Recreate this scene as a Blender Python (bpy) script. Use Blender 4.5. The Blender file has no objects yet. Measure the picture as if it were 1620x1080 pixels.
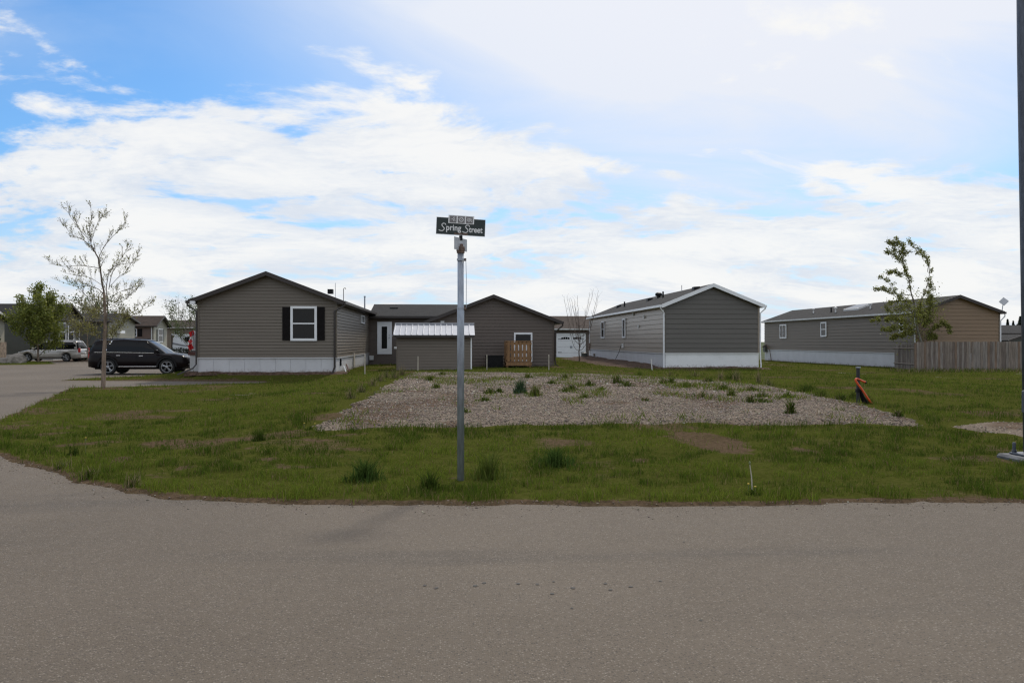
import bpy, bmesh, math, random
import numpy as np
from mathutils import Vector

# ------------------------------------------------------------------ camera, sky, sun, exposure
SC = bpy.context.scene
COL = SC.collection
R = math.radians
F_PX, YAW, EYE = 1308.0, math.atan2(95.0, 1308.0), 1.65

cam_d = bpy.data.cameras.new('camera')
cam_d.sensor_width = 22.3
cam_d.lens = 22.3 * F_PX / 1620.0
cam_d.clip_start, cam_d.clip_end = 0.1, 4000.0
cam = bpy.data.objects.new('camera', cam_d)
cam.location = (0, 0, EYE)
cam.rotation_euler = (R(90), 0, -YAW)
COL.objects.link(cam)
SC.camera = cam

SUN_EL, SUN_AZ = R(47.5), R(22)          # azimuth clockwise from +Y
SUN_DIR = Vector((math.sin(SUN_AZ) * math.cos(SUN_EL), math.cos(SUN_AZ) * math.cos(SUN_EL), math.sin(SUN_EL)))
sun_d = bpy.data.lights.new('sun', 'SUN')
sun_d.energy = 2.4
sun_d.angle = R(6)
sun_d.color = (1.0, 0.93, 0.82)
sun = bpy.data.objects.new('sun', sun_d)
sun.rotation_euler = SUN_DIR.to_track_quat('Z', 'Y').to_euler()
sun.location = (20, 20, 40)
COL.objects.link(sun)

SC.view_settings.view_transform = 'Standard'
SC.view_settings.look = 'None'
SC.view_settings.exposure = 0.0
SC.view_settings.gamma = 1.0
SC.view_settings.use_curve_mapping = False
SC.cycles.max_bounces = 6
SC.cycles.use_denoising = True
SC.cycles.denoiser = 'OPENIMAGEDENOISE'
SC.cycles.denoising_input_passes = 'RGB_ALBEDO_NORMAL'
SC.cycles.denoising_prefilter = 'ACCURATE'
SC.cycles.filter_width = 1.3


class Nodes:
    """small helper for wiring shader nodes"""
    def __init__(self, tree):
        self.t = tree
        tree.nodes.clear()

    def n(self, typ, **kw):
        nd = self.t.nodes.new(typ)
        for k, v in kw.items():
            setattr(nd, k, v)
        return nd

    def link(self, a, b):
        self.t.links.new(a, b)

    def put(self, sock, val):
        if isinstance(val, (int, float)):
            sock.default_value = val
        elif isinstance(val, (tuple, list)):
            sock.default_value = val if len(val) == len(sock.default_value) else tuple(val) + (1.0,)
        else:
            self.link(val, sock)

    def math(self, op, a, b=0.0, c=0.0, clamp=False):
        nd = self.n('ShaderNodeMath', operation=op, use_clamp=clamp)
        self.put(nd.inputs[0], a)
        self.put(nd.inputs[1], b)
        self.put(nd.inputs[2], c)
        return nd.outputs[0]

    def smooth(self, x, a, b, lo=0.0, hi=1.0):
        nd = self.n('ShaderNodeMapRange', interpolation_type='SMOOTHSTEP')
        self.put(nd.inputs['Value'], x)
        self.put(nd.inputs['From Min'], a)
        self.put(nd.inputs['From Max'], b)
        self.put(nd.inputs['To Min'], lo)
        self.put(nd.inputs['To Max'], hi)
        return nd.outputs['Result']

    def mix(self, f, a, b):
        nd = self.n('ShaderNodeMix', data_type='RGBA')
        self.put(nd.inputs[0], f)
        self.put(nd.inputs[6], a)
        self.put(nd.inputs[7], b)
        return nd.outputs[2]

    def noise(self, vec, scale, detail=4.0, rough=0.55, dist=0.0, dims='3D'):
        nd = self.n('ShaderNodeTexNoise', noise_dimensions=dims)
        self.put(nd.inputs['Vector'], vec)
        nd.inputs['Scale'].default_value = scale
        nd.inputs['Detail'].default_value = detail
        nd.inputs['Roughness'].default_value = rough
        nd.inputs['Distortion'].default_value = dist
        return nd.outputs['Fac']

    def xyz(self, x, y, z):
        nd = self.n('ShaderNodeCombineXYZ')
        self.put(nd.inputs[0], x)
        self.put(nd.inputs[1], y)
        self.put(nd.inputs[2], z)
        return nd.outputs[0]


SEED = 151.1


def build_world():
    w = bpy.data.worlds.new('World')
    SC.world = w
    w.use_nodes = True
    N = Nodes(w.node_tree)
    out = N.n('ShaderNodeOutputWorld')
    bg = N.n('ShaderNodeBackground')
    bg.inputs['Strength'].default_value = 0.1
    sky = N.n('ShaderNodeTexSky', sky_type='NISHITA')
    sky.sun_disc = False
    sky.sun_elevation = SUN_EL
    sky.sun_rotation = SUN_AZ
    sky.air_density = 1.0
    sky.dust_density = 0.6
    sky.ozone_density = 1.6
    tc = N.n('ShaderNodeTexCoord')
    d = tc.outputs['Generated']
    sp = N.n('ShaderNodeSeparateXYZ')
    N.link(d, sp.inputs[0])
    x, y, z = sp.outputs
    zz = N.math('MAXIMUM', z, 0.0)
    den = N.math('ADD', zz, 0.20)
    u = N.math('DIVIDE', x, den)
    v = N.math('DIVIDE', y, den)
    # a cloud sheet high above, seen in perspective
    warp = N.noise(N.xyz(u, v, 11.3), 0.8, 3.0)
    wx = N.math('ADD', N.math('MULTIPLY', u, 0.75), N.math('MULTIPLY', warp, 0.5))
    wy = N.math('ADD', v, N.math('MULTIPLY', warp, 0.4))
    wv = N.xyz(wx, wy, SEED)
    big = N.noise(N.xyz(N.math('MULTIPLY', u, 0.8), v, SEED + 3.0), 0.55, 2.0, 0.5)
    puff = N.noise(wv, 2.5, 10.0, 0.62, 0.12)
    fine = N.noise(wv, 10.0, 8.0, 0.6, 0.2)
    # how far up the bank reaches
    edge = N.math('ADD', N.math('MULTIPLY', N.math('SUBTRACT', big, 0.5), 0.20), 0.200)
    hz = N.math('SQRT', N.math('ADD', N.math('MULTIPLY', x, x), N.math('MULTIPLY', y, y)))
    lob = N.math('DIVIDE', N.math('ADD', N.math('MULTIPLY', x, -0.14), N.math('MULTIPLY', y, 0.99)), N.math('MAXIMUM', hz, 0.001))
    edge = N.math('ADD', edge, N.smooth(lob, 0.90, 1.0, 0.0, 0.075))
    h = N.math('SUBTRACT', edge, zz)
    bank = N.smooth(h, -0.05, 0.06)
    dens = N.math('ADD', N.math('MULTIPLY_ADD', bank, 0.74, -0.07), N.math('MULTIPLY', N.math('SUBTRACT', puff, 0.5), 2.4))
    dens = N.math('ADD', dens, N.math('MULTIPLY', N.math('SUBTRACT', fine, 0.5), 0.80))
    cum = N.smooth(dens, 0.18, 0.56)
    # thin high veil, thicker round the sun
    dot = N.n('ShaderNodeVectorMath', operation='DOT_PRODUCT')
    N.link(d, dot.inputs[0])
    dot.inputs[1].default_value = SUN_DIR
    near = N.smooth(dot.outputs['Value'], 0.69, 0.92)
    vs = N.noise(N.xyz(N.math('MULTIPLY', u, 0.5), N.math('MULTIPLY', v, 1.2), 7.7), 1.15, 7.0, 0.58, 0.6)
    veil = N.math('MULTIPLY', N.smooth(vs, 0.42, 0.78), 0.50)
    veil = N.math('ADD', veil, N.math('MULTIPLY', near, N.smooth(vs, 0.25, 0.6, 0.85, 0.97)), clamp=True)
    veil = N.math('MAXIMUM', veil, N.math('MULTIPLY', N.smooth(zz, 0.42, 0.62), N.smooth(vs, 0.2, 0.6, 0.70, 0.95)))  # unseen veil added overhead to whiten the light on the ground
    veil = N.math('MAXIMUM', veil, N.math('MULTIPLY', N.smooth(lob, 0.55, 0.1), N.smooth(vs, 0.2, 0.6, 0.70, 0.95)))  # same added veil to the sides and behind, takes blue off the fronts
    low = N.smooth(zz, 0.0, 0.20, 0.80, 0.0)
    veil = N.math('MAXIMUM', veil, low)
    # colours (the strength is 0.1)
    tint = N.n('ShaderNodeMix', data_type='RGBA', blend_type='MULTIPLY')
    tint.inputs[0].default_value = 1.0
    N.link(sky.outputs[0], tint.inputs[6])
    tint.inputs[7].default_value = (0.66, 1.05, 1.38, 1)
    veilc = N.mix(N.math('MAXIMUM', near, N.smooth(zz, 0.42, 0.62)), (6.9, 7.9, 9.4, 1), (8.5, 8.75, 9.5, 1))
    a = N.mix(veil, tint.outputs[2], veilc)
    shade = N.smooth(N.math('SUBTRACT', puff, N.math('MULTIPLY', fine, 0.40)), 0.14, 0.42)
    cloudc = N.mix(shade, (7.3, 7.8, 8.6, 1), (9.5, 9.45, 9.3, 1))
    b = N.mix(N.math('MULTIPLY', cum, 0.95), a, cloudc)
    N.link(b, bg.inputs['Color'])
    N.link(bg.outputs[0], out.inputs['Surface'])


build_world()

# ------------------------------------------------------------------ measuring
CA, SA = math.cos(YAW), math.sin(YAW)


def ray(u, v):
    cx, cz = (u - 810.0) / F_PX, (540.0 - v) / F_PX
    return cx * CA + SA, -cx * SA + CA, cz


def at(u, v, Y):
    """the point at depth Y that the photograph shows at (u, v)"""
    a, b, c = ray(u, v)
    t = Y / b
    return Vector((a * t, Y, EYE + c * t))


def gnd(u, v, z=0.0):
    a, b, c = ray(u, v)
    t = (z - EYE) / c
    return (a * t, b * t)


def S(a, b, t):
    t = np.clip((np.asarray(t, float) - a) / (b - a), 0, 1)
    return t * t * (3 - 2 * t)


def hash2(ix, iy, seed):
    n = (ix.astype(np.int64) * 374761393 + iy.astype(np.int64) * 668265263 + seed * 974711) & 0x7fffffff
    n = ((n ^ (n >> 13)) * 1274126177) & 0x7fffffff
    return ((n ^ (n >> 16)) & 0xffff) / 65535.0


def vnoise(x, y, seed=0):
    x = np.asarray(x, float); y = np.asarray(y, float)
    ix, iy = np.floor(x), np.floor(y)
    fx, fy = x - ix, y - iy
    fx, fy = fx * fx * (3 - 2 * fx), fy * fy * (3 - 2 * fy)
    a, b = hash2(ix, iy, seed), hash2(ix + 1, iy, seed)
    c, d = hash2(ix, iy + 1, seed), hash2(ix + 1, iy + 1, seed)
    return (a + (b - a) * fx) * (1 - fy) + (c + (d - c) * fx) * fy


def fbm(x, y, seed=0, o=4):
    s, a, t = 0.0, 0.5, 0.0
    for i in range(o):
        s = s + a * vnoise(np.asarray(x) * 2 ** i, np.asarray(y) * 2 ** i, seed + i * 17)
        t += a
        a *= 0.5
    return s / t


def terrain(x, y):
    x = np.asarray(x, float); y = np.asarray(y, float)
    early, late = S(9, 22, y), S(34.2, 36.2, y)
    w = S(-6.5, -3.5, x)
    ramp = early * w + late * (1 - w)
    side = S(-14.5, -11.2, x) * (1 - S(14.0, 21.0, x))
    return 0.26 * ramp * side + (fbm(x * 0.35, y * 0.35, 5) - 0.5) * 0.10 * S(9, 14, y) + 0.0


def hit(u, v):
    z = 0.0
    for _ in range(12):
        p = gnd(u, v, z)
        z = float(terrain(p[0], p[1]))
    return p


def ground_z(x, y):
    return float(terrain(x, y))


def poly_sd(px, py, poly):
    """signed distance to a polygon, positive inside"""
    P = np.asarray(poly, float)
    d = np.full(px.shape, 1e9)
    ins = np.zeros(px.shape, bool)
    for i in range(len(P)):
        a, b = P[i], P[(i + 1) % len(P)]
        e = b - a
        wx, wy = px - a[0], py - a[1]
        t = np.clip((wx * e[0] + wy * e[1]) / (e @ e + 1e-12), 0, 1)
        d = np.minimum(d, (wx - e[0] * t) ** 2 + (wy - e[1] * t) ** 2)
        c = ((a[1] > py) != (b[1] > py)) & (px < (b[0] - a[0]) * (py - a[1]) / (b[1] - a[1] + 1e-12) + a[0])
        ins ^= c
    d = np.sqrt(d)
    return np.where(ins, d, -d)


# ------------------------------------------------------------------ materials
def material(name, color, rough=0.6, var=0.12, scale=3.0, bump=0.0, bscale=40.0, metal=0.0, spec=0.5, streak=None, coat=0.0, dirt=0.0):
    m = bpy.data.materials.new(name)
    m.use_nodes = True
    N = Nodes(m.node_tree)
    out = N.n('ShaderNodeOutputMaterial')
    p = N.n('ShaderNodeBsdfPrincipled')
    geo = N.n('ShaderNodeNewGeometry')
    pos = geo.outputs['Position']
    if streak:
        mp = N.n('ShaderNodeMapping')
        mp.inputs['Scale'].default_value = streak
        N.link(pos, mp.inputs['Vector'])
        pos = mp.outputs[0]
    f = N.noise(pos, scale, 5.0, 0.6)
    lo = tuple(c * (1 - var) for c in color) + (1,)
    hi = tuple(min(1, c * (1 + var)) for c in color) + (1,)
    c = N.mix(N.smooth(f, 0.3, 0.7), lo, hi)
    if dirt:
        g = N.noise(geo.outputs['Position'], 0.9, 6.0, 0.65)
        c = N.mix(N.smooth(g, 0.5, 0.75, 0.0, dirt), c, (0.16, 0.13, 0.10, 1))
    N.link(c, p.inputs['Base Color'])
    p.inputs['Roughness'].default_value = rough
    p.inputs['Metallic'].default_value = metal
    p.inputs['Specular IOR Level'].default_value = spec
    if coat:
        p.inputs['Coat Weight'].default_value = coat
        p.inputs['Coat Roughness'].default_value = 0.04
    if bump:
        b = N.n('ShaderNodeBump')
        b.inputs['Strength'].default_value = bump
        b.inputs['Distance'].default_value = 0.01
        N.link(N.noise(geo.outputs['Position'], bscale, 4.0, 0.6), b.inputs['Height'])
        N.link(b.outputs[0], p.inputs['Normal'])
    N.link(p.outputs[0], out.inputs['Surface'])
    return m


def tint_material(name, rough=0.7, trans=0.0, spec=0.25):
    """colour comes from the vertex attribute 'tint' (each blade, leaf or stone has its own)"""
    m = bpy.data.materials.new(name)
    m.use_nodes = True
    N = Nodes(m.node_tree)
    out = N.n('ShaderNodeOutputMaterial')
    p = N.n('ShaderNodeBsdfPrincipled')
    at_ = N.n('ShaderNodeAttribute', attribute_name='tint')
    N.link(at_.outputs['Color'], p.inputs['Base Color'])
    p.inputs['Roughness'].default_value = rough
    p.inputs['Specular IOR Level'].default_value = spec
    sh = p.outputs[0]
    if trans:
        t = N.n('ShaderNodeBsdfTranslucent')
        N.link(at_.outputs['Color'], t.inputs['Color'])
        mx = N.n('ShaderNodeMixShader')
        mx.inputs[0].default_value = trans
        N.link(sh, mx.inputs[1])
        N.link(t.outputs[0], mx.inputs[2])
        sh = mx.outputs[0]
    N.link(sh, out.inputs['Surface'])
    return m


def asphalt_material():
    m = bpy.data.materials.new('asphalt')
    m.use_nodes = True
    N = Nodes(m.node_tree)
    out = N.n('ShaderNodeOutputMaterial')
    p = N.n('ShaderNodeBsdfPrincipled')
    geo = N.n('ShaderNodeNewGeometry')
    pos = geo.outputs['Position']
    big = N.noise(pos, 0.22, 4.0, 0.55, 0.3)
    mp = N.n('ShaderNodeMapping')
    mp.inputs['Scale'].default_value = (0.16, 1.0, 1.0)
    mp.inputs['Rotation'].default_value = (0, 0, R(-7))
    N.link(pos, mp.inputs['Vector'])
    lanes = N.noise(mp.outputs[0], 0.9, 4.0, 0.55)
    mid = N.noise(pos, 5.0, 5.0, 0.65)
    c = N.mix(N.smooth(big, 0.3, 0.72), (0.122, 0.096, 0.069, 1), (0.166, 0.133, 0.098, 1))
    c = N.mix(N.smooth(lanes, 0.52, 0.74, 0.0, 0.85), c, (0.086, 0.071, 0.056, 1))
    c = N.mix(N.smooth(mid, 0.35, 0.75, 0.0, 0.35), c, (0.165, 0.135, 0.107, 1))
    vo = N.n('ShaderNodeTexVoronoi', feature='F1')
    vo.inputs['Scale'].default_value = 80.0
    N.link(pos, vo.inputs['Vector'])
    sp = N.n('ShaderNodeSeparateColor')
    N.link(vo.outputs['Color'], sp.inputs[0])
    peb = N.smooth(vo.outputs['Distance'], 0.30, 0.62, 1.0, 0.0)
    light = N.math('MULTIPLY', N.smooth(sp.outputs[0], 0.70, 0.95), peb)
    dark = N.math('MULTIPLY', N.smooth(sp.outputs[0], 0.32, 0.0), peb)
    c = N.mix(N.math('MULTIPLY', light, 0.66), c, (0.34, 0.295, 0.24, 1))
    c = N.mix(N.math('MULTIPLY', dark, 0.85), c, (0.055, 0.047, 0.04, 1))
    g = N.noise(pos, 190.0, 2.0, 0.6)
    c = N.mix(N.smooth(g, 0.35, 0.7, 0.45, 0.0), c, (0.065, 0.055, 0.045, 1))
    N.link(c, p.inputs['Base Color'])
    p.inputs['Roughness'].default_value = 0.85
    p.inputs['Specular IOR Level'].default_value = 0.3
    b = N.n('ShaderNodeBump')
    b.inputs['Strength'].default_value = 0.7
    b.inputs['Distance'].default_value = 0.006
    N.link(N.math('ADD', N.math('MULTIPLY', peb, 0.6), g), b.inputs['Height'])
    N.link(b.outputs[0], p.inputs['Normal'])
    N.link(p.outputs[0], out.inputs['Surface'])
    return m


def skirting_material(name, color):
    """vinyl skirting with mud splashed up from the ground"""
    m = material(name, color, 0.45, 0.05, 1.5)
    N = Nodes.__new__(Nodes)
    N.t = m.node_tree
    p = next(n for n in m.node_tree.nodes if n.type == 'BSDF_PRINCIPLED')
    src = p.inputs['Base Color'].links[0].from_socket
    pos = N.n('ShaderNodeNewGeometry').outputs['Position']
    sp = N.n('ShaderNodeSeparateXYZ')
    N.link(N.n('ShaderNodeTexCoord').outputs['Object'], sp.inputs[0])
    f = N.noise(pos, 2.3, 6.0, 0.7)
    f2 = N.noise(pos, 11.0, 4.0, 0.7)
    hgt = N.math('ADD', sp.outputs[2], N.math('MULTIPLY', N.math('SUBTRACT', N.math('ADD', f, f2), 1.0), 0.45))
    c = N.mix(N.smooth(hgt, 0.20, -0.02, 0.0, 0.75), src, (0.15, 0.105, 0.07, 1))
    c = N.mix(N.smooth(f, 0.5, 0.8, 0.0, 0.14), c, (0.2, 0.17, 0.13, 1))
    N.link(c, p.inputs['Base Color'])
    return m


def soil_material(name, a, b, c, scale=14.0):
    """ground seen between the blades / between the stones; vertex attribute 'bare' brings up the soil"""
    m = bpy.data.materials.new(name)
    m.use_nodes = True
    N = Nodes(m.node_tree)
    out = N.n('ShaderNodeOutputMaterial')
    p = N.n('ShaderNodeBsdfPrincipled')
    pos = N.n('ShaderNodeNewGeometry').outputs['Position']
    f1 = N.noise(pos, scale, 6.0, 0.7)
    f2 = N.noise(pos, 1.1, 4.0, 0.6)
    col = N.mix(N.smooth(f1, 0.3, 0.7), a, b)
    at_ = N.n('ShaderNodeAttribute', attribute_name='bare')
    soil = N.mix(N.smooth(f1, 0.3, 0.72), tuple(k * 0.6 for k in c[:3]) + (1,), tuple(k * 1.25 for k in c[:3]) + (1,))
    mask = N.math('ADD', at_.outputs['Fac'], N.math('MULTIPLY', N.math('SUBTRACT', f1, 0.5), 0.8))
    col = N.mix(N.smooth(mask, 0.25, 0.65), col, soil)
    col = N.mix(N.smooth(f2, 0.35, 0.8, 0.0, 0.30), col, tuple(k * 0.6 for k in a[:3]) + (1,))
    N.link(col, p.inputs['Base Color'])
    p.inputs['Roughness'].default_value = 1.0
    p.inputs['Specular IOR Level'].default_value = 0.0
    bp = N.n('ShaderNodeBump')
    bp.inputs['Strength'].default_value = 1.0
    bp.inputs['Distance'].default_value = 0.03
    N.link(f1, bp.inputs['Height'])
    N.link(bp.outputs[0], p.inputs['Normal'])
    N.link(p.outputs[0], out.inputs['Surface'])
    return m


def shingle_material(name, color):
    m = bpy.data.materials.new(name)
    m.use_nodes = True
    N = Nodes(m.node_tree)
    out = N.n('ShaderNodeOutputMaterial')
    p = N.n('ShaderNodeBsdfPrincipled')
    pos = N.n('ShaderNodeNewGeometry').outputs['Position']
    br = N.n('ShaderNodeTexBrick')
    tc = N.n('ShaderNodeTexCoord')
    mp = N.n('ShaderNodeMapping')
    mp.inputs['Rotation'].default_value = (0, 0, R(90))
    N.link(tc.outputs['Object'], mp.inputs['Vector'])
    N.link(mp.outputs[0], br.inputs['Vector'])
    br.inputs['Scale'].default_value = 1.0
    br.inputs['Brick Width'].default_value = 0.32
    br.inputs['Row Height'].default_value = 0.14
    br.inputs['Mortar Size'].default_value = 0.006
    br.inputs['Color1'].default_value = tuple(c * 0.75 for c in color) + (1,)
    br.inputs['Color2'].default_value = tuple(c * 1.3 for c in color) + (1,)
    br.inputs['Mortar'].default_value = tuple(c * 0.4 for c in color) + (1,)
    f = N.noise(pos, 2.0, 6.0, 0.65)
    c = N.mix(N.smooth(f, 0.4, 0.8, 0.0, 0.4), br.outputs['Color'], tuple(c * 1.7 for c in color) + (1,))
    N.link(c, p.inputs['Base Color'])
    p.inputs['Roughness'].default_value = 0.9
    p.inputs['Specular IOR Level'].default_value = 0.2
    bp = N.n('ShaderNodeBump')
    bp.inputs['Strength'].default_value = 0.6
    bp.inputs['Distance'].default_value = 0.02
    N.link(br.outputs['Fac'], bp.inputs['Height'])
    bp.invert = True
    N.link(bp.outputs[0], p.inputs['Normal'])
    N.link(p.outputs[0], out.inputs['Surface'])
    return m


M = {
    'asphalt': asphalt_material(),
    'lawn': soil_material('lawn_soil', (0.046, 0.053, 0.010, 1), (0.078, 0.080, 0.020, 1), (0.104, 0.073, 0.047)),
    'gravel_bed': soil_material('gravel_bed', (0.145, 0.115, 0.088, 1), (0.27, 0.225, 0.18, 1), (0.14, 0.10, 0.072), 26.0),
    'far_ground': material('far_ground', (0.06, 0.075, 0.03), 0.95, 0.4, 0.3, spec=0.1),
    'dark_concrete': material('dark_concrete', (0.105, 0.108, 0.115), 0.85, 0.3, 8.0, 0.5, 60.0),
    'mulch': material('mulch', (0.085, 0.056, 0.040), 0.95, 0.5, 9.0, 0.8, 30.0, spec=0.1),
    'grass': tint_material('grass_blades', 0.8, 0.25, 0.0),
    'leaf': tint_material('leaves', 0.55, 0.35, 0.3),
    'stone': tint_material('stones', 0.85, 0.0, 0.25),
    'siding_front': material('vinyl_taupe', (0.142, 0.117, 0.088), 0.50, 0.06, 2.0, streak=(0.4, 0.4, 6.0)),
    'siding_brown': material('vinyl_brown', (0.100, 0.074, 0.056), 0.50, 0.07, 2.0, streak=(0.4, 0.4, 6.0)),
    'siding_shed': material('vinyl_shed', (0.145, 0.117, 0.088), 0.50, 0.06, 2.0, streak=(0.4, 0.4, 6.0)),
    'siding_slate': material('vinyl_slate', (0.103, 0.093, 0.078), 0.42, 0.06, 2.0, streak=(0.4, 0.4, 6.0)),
    'siding_lit': material('vinyl_slate_sky_sheen', (0.27, 0.222, 0.175), 0.34, 0.06, 2.0, streak=(0.4, 0.4, 6.0)),  # slate home's side wall, base colour lightened to carry the grazing sky sheen
    'siding_grey': material('vinyl_grey', (0.165, 0.132, 0.095), 0.55, 0.06, 2.0, streak=(0.4, 0.4, 6.0)),
    'siding_tan': material('vinyl_tan', (0.22, 0.145, 0.080), 0.50, 0.06, 2.0, streak=(0.4, 0.4, 6.0)),
    'siding_green': material('vinyl_sage', (0.075, 0.078, 0.066), 0.55, 0.06, 2.0),
    'siding_cream': material('vinyl_cream', (0.30, 0.28, 0.215), 0.55, 0.06, 2.0),
    'siding_umber': material('vinyl_umber', (0.15, 0.10, 0.078), 0.55, 0.06, 2.0),
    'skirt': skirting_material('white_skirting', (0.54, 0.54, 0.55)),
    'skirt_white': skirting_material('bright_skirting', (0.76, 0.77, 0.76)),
    'white': material('white_vinyl', (0.80, 0.81, 0.82), 0.35, 0.03, 2.0),
    'dull_white': material('weathered_white', (0.60, 0.60, 0.58), 0.5, 0.1, 4.0, dirt=0.2),
    'brown_trim': material('dark_brown_trim', (0.028, 0.020, 0.017), 0.4, 0.1, 2.0),
    'black': material('black_plastic', (0.010, 0.010, 0.011), 0.5, 0.2, 6.0, spec=0.2),
    'black_shutter': material('black_shutter', (0.008, 0.006, 0.006), 0.6, 0.2, 6.0, spec=0.15),
    'glass': material('window_glass', (0.007, 0.008, 0.009), 0.04, 0.2, 1.0, spec=0.22),
    'blind': material('window_blind', (0.30, 0.30, 0.29), 0.5, 0.1, 2.0),
    'shingle': shingle_material('charcoal_shingle', (0.021, 0.0205, 0.021)),
    'shingle_brown': shingle_material('brown_shingle', (0.050, 0.036, 0.029)),
    'shed_roof': material('ribbed_steel', (0.42, 0.43, 0.46), 0.35, 0.07, 3.0, metal=0.35),
    'steel': material('galvanised_steel', (0.30, 0.33, 0.37), 0.42, 0.18, 22.0, metal=0.55, streak=(1, 1, 0.25)),
    'pole_paint': material('weathered_pole', (0.075, 0.085, 0.105), 0.5, 0.25, 30.0, metal=0.3, streak=(1, 1, 0.2), bump=0.2),
    'rust': material('rusty_iron', (0.13, 0.085, 0.062), 0.75, 0.4, 40.0, bump=0.4, bscale=90.0),
    'sign_green': material('sign_dark_green', (0.010, 0.020, 0.018), 0.40, 0.1, 5.0),
    'sign_grey': material('sign_grey', (0.20, 0.185, 0.185), 0.5, 0.1, 5.0),
    'sign_back': material('sign_back', (0.42, 0.43, 0.44), 0.45, 0.1, 14.0, metal=0.3),
    'sign_white': material('sign_white', (0.78, 0.78, 0.76), 0.45, 0.04, 5.0),
    'concrete': material('concrete', (0.27, 0.255, 0.235), 0.9, 0.2, 8.0, 0.5, 60.0),
    'fence_wood': material('weathered_cedar', (0.205, 0.170, 0.140), 0.85, 0.3, 2.2, 0.4, 30.0, streak=(9, 9, 0.7), spec=0.2),
    'deck_wood': material('treated_pine', (0.25, 0.140, 0.068), 0.7, 0.25, 2.5, 0.3, 30.0, streak=(6, 6, 0.8), spec=0.25),
    'stake': material('stake_wood', (0.42, 0.38, 0.31), 0.8, 0.15, 6.0),
    'redwood': material('red_brown_stain', (0.10, 0.035, 0.025), 0.6, 0.2, 6.0),
    'orange': material('orange_conduit', (0.62, 0.085, 0.018), 0.38, 0.1, 8.0),
    'red': material('flag_red', (0.55, 0.015, 0.02), 0.6, 0.1, 6.0),
    'cedar_wrap': material('post_dark', (0.022, 0.022, 0.025), 0.7, 0.3, 14.0, streak=(5, 5, 0.6)),
    'bark': material('young_bark', (0.22, 0.165, 0.125), 0.85, 0.3, 9.0, 0.6, 50.0, streak=(1, 1, 0.3), spec=0.2),
    'skylight_glass': material('skylight_glass', (0.03, 0.03, 0.033), 0.2, 0.2, 3.0),
    'twig': material('twig_bark', (0.135, 0.105, 0.085), 0.85, 0.3, 9.0, spec=0.2),
    'pale_bark': material('pale_bark', (0.185, 0.175, 0.145), 0.85, 0.25, 9.0, 0.5, 40.0, streak=(1, 1, 0.3), spec=0.2),
    'suv_paint': material('suv_paint', (0.008, 0.0055, 0.006), 0.30, 0.1, 2.0, spec=0.12, coat=0.08),
    'van_paint': material('silver_paint', (0.46, 0.44, 0.41), 0.30, 0.04, 2.0, metal=0.35, coat=0.6),
    'chrome': material('chrome', (0.72, 0.73, 0.75), 0.12, 0.03, 3.0, metal=1.0),
    'alloy': material('alloy_rim', (0.40, 0.41, 0.42), 0.3, 0.05, 3.0, metal=0.8),
    'tyre': material('tyre_rubber', (0.018, 0.018, 0.018), 0.85, 0.2, 20.0),
    'car_glass': material('car_glass', (0.006, 0.007, 0.008), 0.03, 0.1, 1.0, spec=0.22),
    'headlamp': material('headlamp_glass', (0.60, 0.62, 0.65), 0.08, 0.1, 9.0, spec=0.8),
    'tail': material('tail_lamp', (0.42, 0.012, 0.012), 0.15, 0.1, 9.0, spec=0.7),
    'rock': material('boulder', (0.22, 0.195, 0.165), 0.9, 0.3, 2.5, 0.8, 12.0),
    'stone_veneer': material('stone_veneer', (0.26, 0.20, 0.15), 0.9, 0.35, 5.0, 0.8, 9.0),
    'dry_stalk': material('dry_stalk', (0.24, 0.19, 0.10), 0.8, 0.3, 20.0, spec=0.1),
    'stain': material('oil_stain', (0.040, 0.035, 0.030), 0.75, 0.2, 20.0),
    'worn': material('worn_asphalt', (0.098, 0.089, 0.081), 0.85, 0.35, 60.0, 0.6, 120.0),
    'rv_white': material('rv_white', (0.70, 0.71, 0.73), 0.35, 0.04, 2.0),
    'rv_grey': material('rv_grey', (0.22, 0.22, 0.24), 0.4, 0.1, 2.0),
}


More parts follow.
